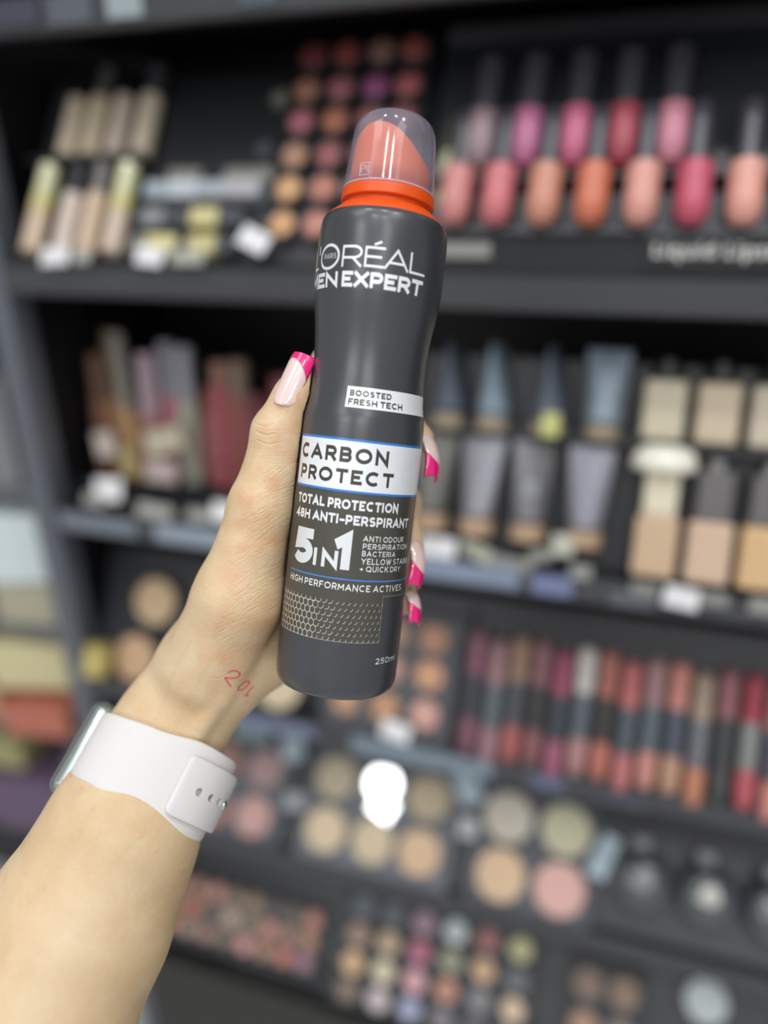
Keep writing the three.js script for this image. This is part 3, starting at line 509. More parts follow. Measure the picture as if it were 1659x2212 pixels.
// --- second shelf, left: two rows of concealer tubes
{
  const tr = Tray('display_tray', 'sloped black tray holding pale concealer tubes beside the side post', -0.622, -0.482, -0.015, 1.377, 33, 0.2, 1.372, (t, on) => { on(part(t, 'ledge', box(0.138, 0.006, 0.02), trayMat), -0.552, 0.101, 0.008); });
  const skins = [0xe2cdb0, 0xdfcda8, 0xd8c3b2, 0xe0cfb4], front = [0xe3c6a6, 0xe3cfc0, 0xe0c0a0, 0xe2c8b0];
  const us = [-0.594, -0.557, -0.529, -0.499], ub = [-0.578, -0.55, -0.521, -0.49];
  us.forEach((u, i) => {
    const clear = i === 0 || i === 3, o = stackItem('concealer_tube', (clear ? 'beige concealer tube with pale yellow cap, ' : 'beige concealer tube with dark cap, ') + ORD[i] + ' from the left in the front row', 'concealer', 'concealer tubes, front row',
      clear ? [['tube', 0.0108, 0.044, gloss(front[i])], ['yellow_band', 0.0109, 0.014, mat(0xe6d980, 0.4)], ['cap', 0.0102, 0.036, capClear]] : [['tube', 0.0104, 0.062, gloss(front[i])], ['cap', 0.0092, 0.034, mat(i === 2 ? 0x77736f : 0x1e1e22, 0.35)]]);
    tr.put(o, u, 0.002, 0.0115);
  });
  ub.forEach((u, i) => { const o = stackItem('concealer_tube', 'pale concealer tube with ' + ['black', 'grey', 'black', 'slate'][i] + ' cap, ' + ORD[i] + ' from the left in the rear row', 'concealer', 'concealer tubes, rear row', [['tube', 0.0108, 0.064, gloss(skins[i])], ['cap', 0.0088, 0.034, mat([0x202024, 0x6f6b68, 0x1a1a1e, 0x50525a][i], 0.35)]]); tr.put(o, u, 0.106, 0.0115); });
  priceTag('white price tag below the concealer tubes', -0.557, 1.383, 0.004, 0.032, 0.019, 30, 4); priceTag('small pale price tag right of the tag below the concealers', -0.525, 1.383, 0.004, 0.018, 0.013, 30, 0, 0xb9bab4);
}
// --- second shelf, middle left: slim boxes lying across the tray
{
  const tr = Tray('display_tray', 'sloped black tray with slim cartons lying flat left of the blush pots', -0.48, -0.342, -0.015, 1.377, 33, 0.2, 1.372);
  const lying = (label, u, v, len, color, bands) => { const t = thing('slim_carton', label, 'carton', 'slim cartons lying on the tray'); part(t, 'carton', box(len, 0.017, 0.016, 0.0015), mat(color, 0.35)); for (const [x, w, c, n] of bands) part(t, n, box(w, 0.0185, 0.0172, 0.0015), mat(c, 0.4)).position.x = x; tr.put(t, u, v, 0.0085); return t; };
  lying('pale blue slim carton, uppermost of the three lying on the tray', -0.412, 0.068, 0.124, 0xa9b4bf, [[-0.02, 0.03, 0xc3ccd4, 'print'], [0.042, 0.03, 0xb5b3b8, 'print']]);
  lying('slate slim carton with one yellow sticker, middle of the three', -0.42, 0.039, 0.116, 0x4a5058, [[0.018, 0.03, 0xded28c, 'sticker'], [-0.038, 0.024, 0x8d9296, 'print']]);
  lying('slate slim carton with two yellow stickers, lowest of the three', -0.421, 0.011, 0.112, 0x44474e, [[-0.022, 0.034, 0xe6dc98, 'sticker'], [0.022, 0.03, 0xd6ca88, 'sticker'], [-0.048, 0.014, 0x8d908c, 'print']]);
  const plate = (label, u, v, w, c) => { const m = new THREE.Mesh(box(w, 0.014, 0.003, 0.001), mat(c, 0.4)); m.name = numbered('label_plate'); m.castShadow = m.receiveShadow = true; scene.add(m); tag(m, label, 'label plate', 'pale label plates'); tr.put(m, u, v, 0.002); };
  plate('narrow pale label plate above the slim cartons', -0.442, 0.09, 0.036, 0xa3a499); plate('wider pale label plate above the slim cartons', -0.372, 0.09, 0.052, 0x9fa096);
  const rd = (label, u, v, r, c) => { const m = new THREE.Mesh(cyl(r, 0.004), mat(c, 0.3)); m.geometry = m.geometry.clone().rotateX(Math.PI / 2); m.name = numbered('round_sticker'); m.castShadow = m.receiveShadow = true; scene.add(m); tag(m, label, 'sticker'); tr.put(m, u, v, 0.001); };
  rd('dim round olive sticker high on the tray left of the blush pots', -0.353, 0.168, 0.009, 0x86857a); rd('dim round blue sticker on the tray above the label plates', -0.36, 0.115, 0.008, 0x56606c);
  priceTag('white price tag under the slim cartons', -0.449, 1.384, 0.004, 0.03, 0.018, 30, -6); priceTag('pale wide tag right of the tag under the slim cartons', -0.408, 1.383, 0.004, 0.034, 0.013, 30, 0, 0xb0b0a6); priceTag('tilted white price tag left of the blush pots', -0.342, 1.399, -0.004, 0.032, 0.02, 33, -24);
}
// --- second shelf, middle: pots of blush, four columns by six rows
{
  const tr = Tray('display_tray', 'sloped black tray carrying rows of round blush pots behind the cap', -0.34, -0.2, -0.015, 1.377, 33, 0.225, 1.372);
  const cols = [-0.322, -0.288, -0.254, -0.223], rows = [0.206, 0.17, 0.137, 0.102, 0.068, 0.033];
  const tones = [[0x8c2a34, 0xa83c34, 0xa87868, 0xb04c48], [0xb8785c, 0xb8646c, 0xa8508c, 0xc05860], [0xc46a74, 0xc87450, 0xb86868, 0xb06068], [0xd09a78, 0xb8686c, 0xb87468, 0xb87070], [0xe0a868, 0xc67860, 0xbc7470, 0xb46c60], [0xe2a86a, 0xd08470, 0xc08070, 0xb87868]];
  const nm = [['crimson', 'brick red', 'taupe', 'dull red'], ['tan', 'dusty rose', 'purple', 'rose red'], ['pink', 'rust', 'mauve', 'old rose'], ['peach', 'muted rose', 'terracotta', 'dusky pink'], ['golden', 'coral', 'brownish pink', 'russet'], ['amber', 'salmon', 'soft brown', 'nude']];
  const pot = lathe([[0, 0], [0.0135, 0], [0.0148, 0.003], [0.0148, 0.011], [0.0138, 0.012], [0.0126, 0.0105], [0, 0.0105]], 28).rotateX(Math.PI / 2), fill = lathe([[0, 0.0106], [0.0124, 0.0106], [0.0118, 0.0128], [0.007, 0.0146], [0, 0.0152]], 24).rotateX(Math.PI / 2);
  rows.forEach((v, j) => cols.forEach((u, i) => {
    const t = thing('blush_pot', nm[j][i] + ' blush pot, ' + ORD[i] + ' from the left in the ' + ORD[j] + ' row from the top', 'blush pot', 'blush pots on the sloped tray');
    part(t, 'pot', pot, mat(0x5c5255, 0.3)); part(t, 'blush', fill, mat(tones[j][i], 0.6)); tr.put(t, u, v, 0.0005);
  }));
  const o = stackItem('lip_gloss', 'pale yellow tube standing at the right end of the blush tray', 'lip gloss', null, [['tube', 0.008, 0.05, capClear], ['cap', 0.0075, 0.03, mat(0x5f5f48, 0.4)]]); tr.put(o, -0.172, 0.05, 0.012);
}
// --- second shelf, right: liquid lipsticks in two rows
{
  const tr = Tray('display_tray', 'sloped black tray with a lettered front holding liquid lipsticks', -0.19, 0.3, -0.015, 1.405, 33, 0.19, 1.372, (t, on) => { on(part(t, 'ledge', box(0.488, 0.004, 0.014), trayMat), 0.055, 0.044, 0.005); on(part(t, 'ledge', box(0.488, 0.004, 0.014), trayMat), 0.055, -0.004, 0.005); on(part(t, 'back_rail', box(0.488, 0.012, 0.008), lipMat), 0.055, 0.186, 0.004); });
  const make = (label, group, c, n) => stackItem('liquid_lipstick', label, 'lipstick', group, [['bottle', 0.0072, 0.0045, gloss(c), 0.0108], ['bottle', 0.0108, 0.0065, gloss(c), 0.0129], ['bottle', 0.0129, 0.037, gloss(c), 0.0134], ['cap', 0.0104, 0.05, capDark, 0.0108]]);
  const backC = [[0x9c8088, 'greyish mauve'], [0xc06090, 'orchid pink'], [0xcc5480, 'magenta pink'], [0xb03048, 'deep red'], [0xd07890, 'rose pink']], frontC = [[0xd8807c, 'muted coral'], [0xd86870, 'watermelon'], [0xd88c6c, 'peach'], [0xdc6c40, 'orange'], [0xe49888, 'pale coral'], [0xd03c64, 'raspberry'], [0xe89c88, 'light salmon'], [0xc86060, 'brick pink']];
  [-0.144, -0.106, -0.067, -0.03, 0.007].forEach((u, i) => tr.put(make(backC[i][1] + ' liquid lipstick, ' + ORD[i] + ' from the left in the rear row', 'liquid lipsticks, rear row', backC[i][0]), u, 0.05, 0.014));
  [-0.158, -0.123, -0.0855, -0.048, -0.0105, 0.027, 0.0635, 0.1].forEach((u, i) => tr.put(make(frontC[i][1] + ' liquid lipstick, ' + ORD[i] + ' from the left in the front row', 'liquid lipsticks, front row', frontC[i][0]), u, 0, 0.0145));
  const words = canvas(512, 96, (g) => { g.fillStyle = '#2b2d30'; g.fillRect(0, 0, 512, 96); g.fillStyle = '#d9d9d4'; g.font = 'bold 66px sans-serif'; g.textAlign = 'center'; g.textBaseline = 'middle'; g.fillText('Liquid Lipsticks', 256, 50, 492); });
  const header = thing('header_strip', 'dark strip lettered Liquid Lipsticks along the tray front', 'sign'); header.position.set(0.061, 1.3945, -0.0045);
  part(header, 'strip', box(0.128, 0.024, 0.004, 0.0008), mat(0x2b2d30, 0.45)); const face = part(header, 'lettering', new THREE.PlaneGeometry(0.124, 0.0215), new THREE.MeshPhysicalMaterial({ map: texture(words), roughness: 0.45 })); face.position.z = 0.0022;
  const lp = new THREE.Mesh(box(0.05, 0.012, 0.003, 0.001), mat(0x9a9b95, 0.4)); lp.name = numbered('label_plate'); lp.position.set(-0.15, 1.392, -0.005); lp.castShadow = lp.receiveShadow = true; scene.add(lp); tag(lp, 'pale label plate on the tray front right beside the can', 'label plate', 'pale label plates');
}
// --- third shelf, left: tall lip products standing close together
{
  const tall = (label, u, v0, h, r, low, up, frac, z = -0.1, leanZ = 0) => { const o = stackItem('lip_product', label, 'lip gloss', 'tall lip glosses on the third shelf', [['tube', r, h * frac, gloss(low)], ['cap', r * 0.92, h * (1 - frac), mat(up, 0.35)]]); o.position.set(u, 1.107 + v0, z); o.rotation.set(-4 * R, 0, leanZ * R); return o; };
  const st = thing('display_stand', 'low black stand under the tall lip glosses at left', 'display stand'); st.position.set(-0.505, 1.102, -0.1); part(st, 'base', box(0.27, 0.006, 0.1, 0.001), trayMat); part(st, 'front_rail', box(0.27, 0.016, 0.004, 0.001), trayMat).position.set(0, 0.008, 0.048); 
  tall('brown lip gloss nearest the side post', -0.622, 0.003, 0.15, 0.011, 0x9a6446, 0x7c5a48, 0.62);
  tall('tall amber lip gloss, second from the side post', -0.598, 0.003, 0.18, 0.011, 0xa87848, 0x6c5230, 0.55);
  tall('golden lip gloss with long grey cap leaning left', -0.57, 0.003, 0.18, 0.0105, 0xc89860, 0x8f8a80, 0.5, -0.09, 4);
  tall('coral lip gloss with milky cap', -0.548, 0.003, 0.155, 0.011, 0xc87868, 0xc4a8b4, 0.5, -0.095);
  tall('pink lip gloss with pale grey cap', -0.525, 0.003, 0.168, 0.011, 0xcc7088, 0x9c98a4, 0.62, -0.105);
  tall('pale green lip gloss with white cap', -0.499, 0.003, 0.165, 0.0115, 0xb9b8a4, 0x9ea0ac, 0.62, -0.1);
  tall('small rust lip gloss beside the pale green one', -0.476, 0.003, 0.115, 0.011, 0xa8605c, 0x8a4438, 0.75, -0.11);
  tall('crimson lip gloss with beige cap', -0.453, 0.003, 0.15, 0.0118, 0xb04c58, 0xa07060, 0.82, -0.1);
  tall('brick lip gloss with dull beige cap', -0.429, 0.003, 0.153, 0.0118, 0xa05048, 0x8c7460, 0.7, -0.1);
  tall('plum lip gloss right of the brick one', -0.406, 0.003, 0.115, 0.011, 0x8e4058, 0x7c3448, 0.8, -0.1);
  tall('dark red lip gloss nearest the thumb', -0.38, 0.003, 0.135, 0.013, 0x8c3a40, 0x9a4850, 0.6, -0.11);
  const pk = (label, x, y, z, w, h, c, turn) => { const t = new THREE.Mesh(box(w, h, 0.006, 0.0015), mat(c, 0.4)); t.name = numbered('product_card'); t.position.set(x, y, z); t.rotation.set(-10 * R, 0, turn * R); t.castShadow = t.receiveShadow = true; scene.add(t); tag(t, label, 'card', 'cards in front of the lip glosses'); };
  pk('cream card leaning before the pink lip glosses', -0.517, 1.17, -0.076, 0.052, 0.03, 0xcfc4a6, 16); pk('pale pink card low before the pink lip glosses', -0.523, 1.132, -0.07, 0.042, 0.026, 0xcbb8b4, 0); pk('white sticker card before the brown lip gloss', -0.6, 1.158, -0.075, 0.026, 0.032, 0xd8c8be, 12); pk('olive yellow card beside the white sticker card', -0.57, 1.138, -0.074, 0.02, 0.036, 0xb9ab68, 4);
  priceTag('white price tag below the brown lip glosses', -0.562, 1.124, -0.02, 0.036, 0.026, 20, 4); priceTag('grey tag behind the white tag below the brown glosses', -0.578, 1.112, -0.014, 0.03, 0.014, 20, 0, 0xa9a9a3); priceTag('grey wide tag below the pink lip glosses', -0.497, 1.108, -0.012, 0.046, 0.016, 20, -3, 0xb1b2aa); priceTag('white price tag below the crimson lip glosses', -0.407, 1.116, -0.014, 0.034, 0.022, 20, -4); priceTag('grey tag left of the tag below the crimson glosses', -0.44, 1.11, -0.012, 0.03, 0.014, 20, 0, 0xa8a8a2);
}
// --- third shelf, right: foundation tubes standing on their caps in two rows
{
  const tr = Tray('display_tray', 'stepped black tray of squeeze tubes and foundation bottles right of the can', -0.2, 0.3, -0.02, 1.107, 18, 0.19, 1.102, (t, on) => { on(part(t, 'ledge', box(0.498, 0.006, 0.03), trayMat), 0.05, 0.118, 0.012); });
  const tubeBody = (r, w, h, pw = 0.8) => { const pos = [], idx = [], m = 28, n = 12; for (let j = 0; j <= n; j++) { const f = j / n, e = Math.pow(f, pw); for (let k = 0; k < m; k++) { const a = k / m * Math.PI * 2; pos.push((r + (w / 2 - r) * e) * Math.cos(a), f * h, (r * (1 - e) + 0.0012 * e) * Math.sin(a)); } } for (let j = 0; j < n; j++) for (let k = 0; k < m; k++) { const a = j * m + k, b = j * m + (k + 1) % m; idx.push(a, a + m, b, b, a + m, b + m); } const c0 = pos.length / 3; pos.push(0, 0, 0); for (let k = 0; k < m; k++) idx.push(c0, k, (k + 1) % m); const c1 = pos.length / 3; pos.push(0, h, 0); for (let k = 0; k < m; k++) idx.push(c1, n * m + (k + 1) % m, n * m + k); const g = new THREE.BufferGeometry(); g.setAttribute('position', new THREE.Float32BufferAttribute(pos, 3)); g.setIndex(idx); g.computeVertexNormals(); return g; };
  const gF = tubeBody(0.0145, 0.043, 0.078), gB = tubeBody(0.0165, 0.04, 0.068, 1.5), gC = stackGeo(0.0165, 0.016, 0.0165, 24), gC2 = stackGeo(0.0158, 0.014, 0.0158, 24);
  const fc = [0x6a6864, 0x8f8f98, 0x77777a, 0x8c8c9a], bc = [0x566070, 0x7c92a2, 0x566072, 0x8496a6];
  [-0.176, -0.13, -0.081, -0.029].forEach((u, i) => {
    const t = thing('foundation_tube', ['dark grey', 'silver grey', 'patterned grey', 'pale violet grey'][i] + ' squeeze tube with beige cap, ' + ORD[i] + ' from the can in the front row', 'tube', 'squeeze tubes, front row'); part(t, 'cap', gC, mat(0xc09c78, 0.4)); const b = part(t, 'tube', gF, mat(fc[i], 0.35, 0.25)); b.position.y = 0.016; b.rotation.y = [12, -8, 20, 5][i] * R; if (i === 2) part(t, 'emblem', box(0.012, 0.016, 0.002, 0.0008), mat(0x9aa0a8, 0.4)).position.set(0, 0.05, 0.012); tr.put(t, u, 0.018, 0.018);
    const q = thing('foundation_tube', ['charcoal', 'steel blue', 'dark slate', 'light steel'][i] + ' squeeze tube with beige cap, ' + ORD[i] + ' from the can in the rear row', 'tube', 'squeeze tubes, rear row'); part(q, 'cap', gC2, mat(0xa08e74, 0.4)); const d = part(q, 'tube', gB, mat(bc[i], 0.32, 0.2)); d.position.y = 0.014; d.rotation.y = i === 3 ? 0 : [84, 76, 80][i] * R; tr.put(q, u + [0.009, 0.006, 0.009, 0.006][i], 0.118, 0.019);
    if (i === 2) { const s = part(q, 'security_cap', box(0.016, 0.022, 0.006, 0.002), mat(0xcdd070, 0.4)); s.position.set(0.004, 0.01, 0.016); }
  });
  const fr = [0xd8b48c, 0xdcb898, 0xe0b478, 0xd0a070, 0xc89868], bk = [0xcfc3a4, 0xcdb898, 0xcabaa0, 0xc4ac90, 0xbca488];
  const glassBody = (w, h) => new RoundedBoxGeometry(w, h, 0.03, 3, 0.004).translate(0, h / 2, 0), gBody = glassBody(0.037, 0.055), gCap = new RoundedBoxGeometry(0.029, 0.044, 0.024, 3, 0.003).translate(0, 0.077, 0), gBk = new RoundedBoxGeometry(0.036, 0.054, 0.028, 3, 0.005).translate(0, 0.027, 0);
  [0.034, 0.0785, 0.122, 0.165, 0.208].forEach((u, i) => {
    const t = thing('foundation_bottle', [ 'cream capped foundation bottle with wide white collar', 'foundation bottle with grey cap right of the white collared one', 'golden foundation bottle at the right edge of the picture', 'tan foundation bottle just beyond the right edge', 'deeper tan foundation bottle furthest right'][i], 'bottle', 'foundation bottles, front row');
    part(t, 'bottle', gBody, mat(fr[i], 0.25, 0, { clearcoat: 0.5 })); part(t, 'cap', gCap, i ? mat(0x6c6868, 0.35) : mat(0xe8dcbc, 0.4)); if (i) part(t, 'nozzle', stackGeo(0.007, 0.012, 0.006, 16), mat(0x8c8a86, 0.3)).position.y = 0.098; else part(t, 'collar', lathe([[0.02, 0.094], [0.027, 0.096], [0.0285, 0.1], [0.0275, 0.108], [0.024, 0.114], [0.018, 0.118], [0.0, 0.118]], 36), mat(0xfffbe8, 0.3));
    tr.put(t, u, 0.0, 0.017);
    const q = thing('foundation_bottle', ['pale cream', 'light beige', 'warm beige', 'sand', 'tan'][i] + ' foundation bottle, ' + ORD[i] + ' from the squeeze tubes in the rear row', 'bottle', 'foundation bottles, rear row'); part(q, 'bottle', gBk, mat(bk[i], 0.28, 0, { clearcoat: 0.4 })); part(q, 'cap', stackGeo(0.012, 0.018, 0.011, 20), mat(0x17181b, 0.3)).position.y = 0.054; tr.put(q, u - 0.006, 0.122, 0.016);
  });
  priceTag('white oval price tag beside the can below the dark grey tube', -0.168, 1.111, -0.006, 0.038, 0.022, 15, -4); priceTag('pale green folded tag under the silver tube', -0.128, 1.114, -0.004, 0.03, 0.014, 15, -20, 0xb8bba8); priceTag('grey tag low between the silver and patterned tubes', -0.098, 1.106, -0.002, 0.05, 0.013, 15, -3, 0x8f928c); priceTag('pale tag under the patterned tube', -0.066, 1.117, -0.004, 0.024, 0.012, 15, 18, 0x9a9c94); priceTag('round pale tag left of the violet grey tube cap', -0.046, 1.135, 0.004, 0.02, 0.02, 15, 0, 0xc4c5b4); priceTag('small grey tag below the violet grey tube', -0.028, 1.107, -0.002, 0.02, 0.014, 15, 0, 0x9c9e98);
  priceTag('small grey tag below the white collared bottle', 0.03, 1.101, 0.004, 0.024, 0.013, 10, 0, 0x8f918e); priceTag('white oval price tag below the white collared bottle', 0.062, 1.098, 0.006, 0.03, 0.02, 10, -6); priceTag('grey tag right of the white oval price tag', 0.09, 1.1, 0.004, 0.022, 0.013, 10, 0, 0x90928e); priceTag('grey tag below the golden foundation bottle', 0.13, 1.1, 0.004, 0.024, 0.016, 10, 0, 0x9a9a96);
}
// --- shelf-edge ticket strips
function ticket(label, x0, x1, y, h, c) { const t = new THREE.Mesh(box(x1 - x0, h, 0.003, 0.001), mat(c, 0.28, 0, { clearcoat: 0.4 })); t.name = numbered('ticket_strip'); t.position.set((x0 + x1) / 2, y, 0.0018); t.castShadow = t.receiveShadow = true; scene.add(t); tag(t, label, 'ticket strip', 'shelf edge ticket strips'); }
ticket('long grey blue ticket strip on the third shelf edge beside the post', -0.618, -0.515, 1.089, 0.02, 0x76828f); ticket('pale blue ticket strip on the third shelf edge behind the wrist', -0.49, -0.395, 1.09, 0.021, 0x93a2b4);
ticket('pale blue ticket strip on the third shelf edge right of the can', -0.2, -0.084, 1.091, 0.021, 0x8495b2); ticket('small periwinkle ticket on the third shelf edge', -0.072, -0.034, 1.09, 0.02, 0x7480b0); ticket('dim grey ticket on the third shelf edge under the bottles', 0.0, 0.04, 1.087, 0.017, 0x5c606e);
ticket('violet blue ticket strip on the fourth shelf edge beside the watch', -0.43, -0.31, 0.851, 0.02, 0x6d7a9c); ticket('long steel blue ticket strip on the fourth shelf edge', -0.265, -0.1, 0.85, 0.021, 0x7d93a4); ticket('small violet ticket on the fourth shelf edge', -0.06, -0.022, 0.851, 0.018, 0x5c6488); ticket('dim violet ticket on the fourth shelf edge at right', 0.015, 0.06, 0.848, 0.014, 0x464a5c);
ticket('pale ticket on the top shelf edge', -0.46, -0.425, 1.586, 0.02, 0x9fb0b6); ticket('dim grey ticket on the top shelf edge, left of the pale one', -0.52, -0.475, 1.586, 0.022, 0x5a6270); ticket('dim blue ticket at the left end of the top shelf edge', -0.61, -0.53, 1.587, 0.02, 0x3c4056); ticket('dim teal ticket on the top shelf edge, right of the pale one', -0.335, -0.3, 1.585, 0.018, 0x52626c);

// --- fourth shelf, left: round powder compacts
function compact(label, u, v, r, c, tr, rim = 0x26272b) { const t = thing('powder_compact', label, 'compact', 'round powder compacts'); part(t, 'case', lathe([[0, 0], [r * 1.1, 0], [r * 1.14, 0.002], [r * 1.14, 0.008], [r * 1.08, 0.0095], [r, 0.0082], [0, 0.0082]], 40).rotateX(Math.PI / 2), mat(rim, 0.3)); part(t, 'powder', lathe([[0, 0.0084], [r * 0.98, 0.0084], [r * 0.94, 0.0098], [0, 0.0104]], 40).rotateX(Math.PI / 2), mat(c, 0.75)); tr.put(t, u, v, 0.0005); return t; }
{
  const tr = Tray('display_tray', 'sloped black tray of round powder compacts behind the wrist', -0.63, -0.325, -0.02, 0.87, 27, 0.16, 0.866);
  compact('beige powder compact, upper of the two above the watch', -0.548, 0.095, 0.03, 0xd6b488, tr); compact('tan powder compact, lower of the two above the watch', -0.566, 0.02, 0.03, 0xd0a67a, tr); compact('cream powder compact showing under the hand', -0.366, 0.022, 0.031, 0xe2cda4, tr); compact('beige powder compact hidden mostly behind the palm', -0.43, 0.06, 0.03, 0xd8bc96, tr);
  const y = stackItem('sample_pot', 'small mustard yellow pot beside the side post above the watch', 'pot', null, [['pot', 0.017, 0.034, mat(0xcdb95c, 0.4)], ['lid', 0.0175, 0.006, mat(0xb8a650, 0.4)]]); tr.put(y, -0.606, -0.006, 0.03);
}
// palettes: a shallow tray with pans let into it
function palette(label, x0, x1, v0, v1, us, vs, r, tones, tr, bodyC, group, square) {
  const t = thing('makeup_palette', label, 'palette', group), w = x1 - x0, h = v1 - v0; const cx = (x0 + x1) / 2;
  part(t, 'case', new RoundedBoxGeometry(w, h, 0.01, 3, 0.003).translate(0, h / 2, 0.005), mat(bodyC, 0.5));
  const key = 'pan' + r; if (!geoCache.has(key)) { geoCache.set(key, lathe([[r * 1.07, 0], [r * 1.07, 0.0022], [r, 0.0024], [r, 0.0012], [0, 0.0012]], 28).rotateX(Math.PI / 2)); geoCache.set(key + 'f', lathe([[0, 0.0013], [r * 0.97, 0.0013], [r * 0.92, 0.0024], [0, 0.003]], 28).rotateX(Math.PI / 2)); }
  let k = 0; for (const v of vs) for (const u of us) { const c = tones[k++ % tones.length]; if (c == null) continue; const p = part(t, 'pan', geoCache.get(key), mat(0x6a6a6e, 0.35, 0.5)); p.position.set(u - cx, v - v0, 0.01); part(p, 'powder', geoCache.get(key + 'f'), mat(c, 0.7)); }
  tr.put(t, cx, v0, 0.0005); return t;
}
{
  const tr = Tray('display_tray', 'sloped black tray of lip crayons and a nine pan palette on the fourth shelf', -0.322, 0.3, -0.02, 0.87, 27, 0.16, 0.866, (t, on) => { on(part(t, 'divider', box(0.006, 0.15, 0.014), trayMat), -0.146, 0.075, 0.007); on(part(t, 'ledge', box(0.62, 0.004, 0.012), trayMat), -0.011, -0.02, 0.004); });
  palette('nine pan blush palette in a grey case left of the lip crayons', -0.308, -0.152, -0.014, 0.13, [-0.278, -0.23, -0.183], [0.105, 0.064, 0.02], 0.0172, [0xb8906c, 0xc49878, 0xbc8868, 0xc89070, 0xc8927c, 0xd49a6c, 0xcf9a70, 0xcc9466, 0xdca090], tr, 0x53545a);
  priceTag('white price tag below the nine pan palette', -0.213, 0.874, -0.004, 0.034, 0.02, 25, -8);
  const topC = [[0x985c74, 'mauve'], [0xb08088, 'dusty pink'], [0xa88468, 'tan'], [0x946068, 'plum brown'], [0xa84468, 'berry'], [0xd6cfc8, 'white'], [0xb86858, 'terracotta'], [0xcc6464, 'coral red'], [0xb08084, 'rose beige'], [0xd88474, 'salmon'], [0xb09880, 'khaki'], [0xa06068, 'dull rose'], [0xb02844, 'crimson'], [0xc88478, 'apricot'], [0xb86c70, 'old rose'], [0xa85c58, 'russet']];
  const lowC = [0x94586c, 0xb0808a, 0xc0605c, 0x985c60, 0xb05c7c, 0xc08888, 0xcc7058, 0xcc7070, 0xd88c7c, 0xc89878, 0xd08058, 0x4a4b4e, 0xc84858, 0xd88478, 0xc07070, 0xb06058], midC = [0x4c5058, 0x6e7880, 0x5a5e66, 0x474747, 0x48505a, 0x64707a, 0x484644, 0x5c6670, 0x64707a, 0x565e70, 0x7a7a84, 0x4a4b4e, 0x8f9290, 0x606470, 0x5a606a, 0x50565e];
  topC.forEach(([c, n], i) => { const low = 0.0068, o = stackItem('lip_crayon', n + ' ended lip crayon with grey barrel, ' + (i < 15 ? ORD[i] : 'last') + ' from the left', 'lip crayon', 'double ended lip crayons in a row', [['coloured_end', 0.0072, 0.008, gloss(lowC[i]), 0.0094], ['coloured_end', 0.0094, 0.03, gloss(lowC[i])], ['barrel', 0.0088, 0.048, mat(midC[i], 0.3)], ['coloured_end', 0.0094, 0.042, gloss(c)], ['tip', 0.0094, 0.006, gloss(c), 0.006]]); tr.put(o, -0.131 + i * 0.02345 - 0.0005, -0.012 + (i % 3 === 1 ? -0.006 : 0.001), 0.0112); });
}
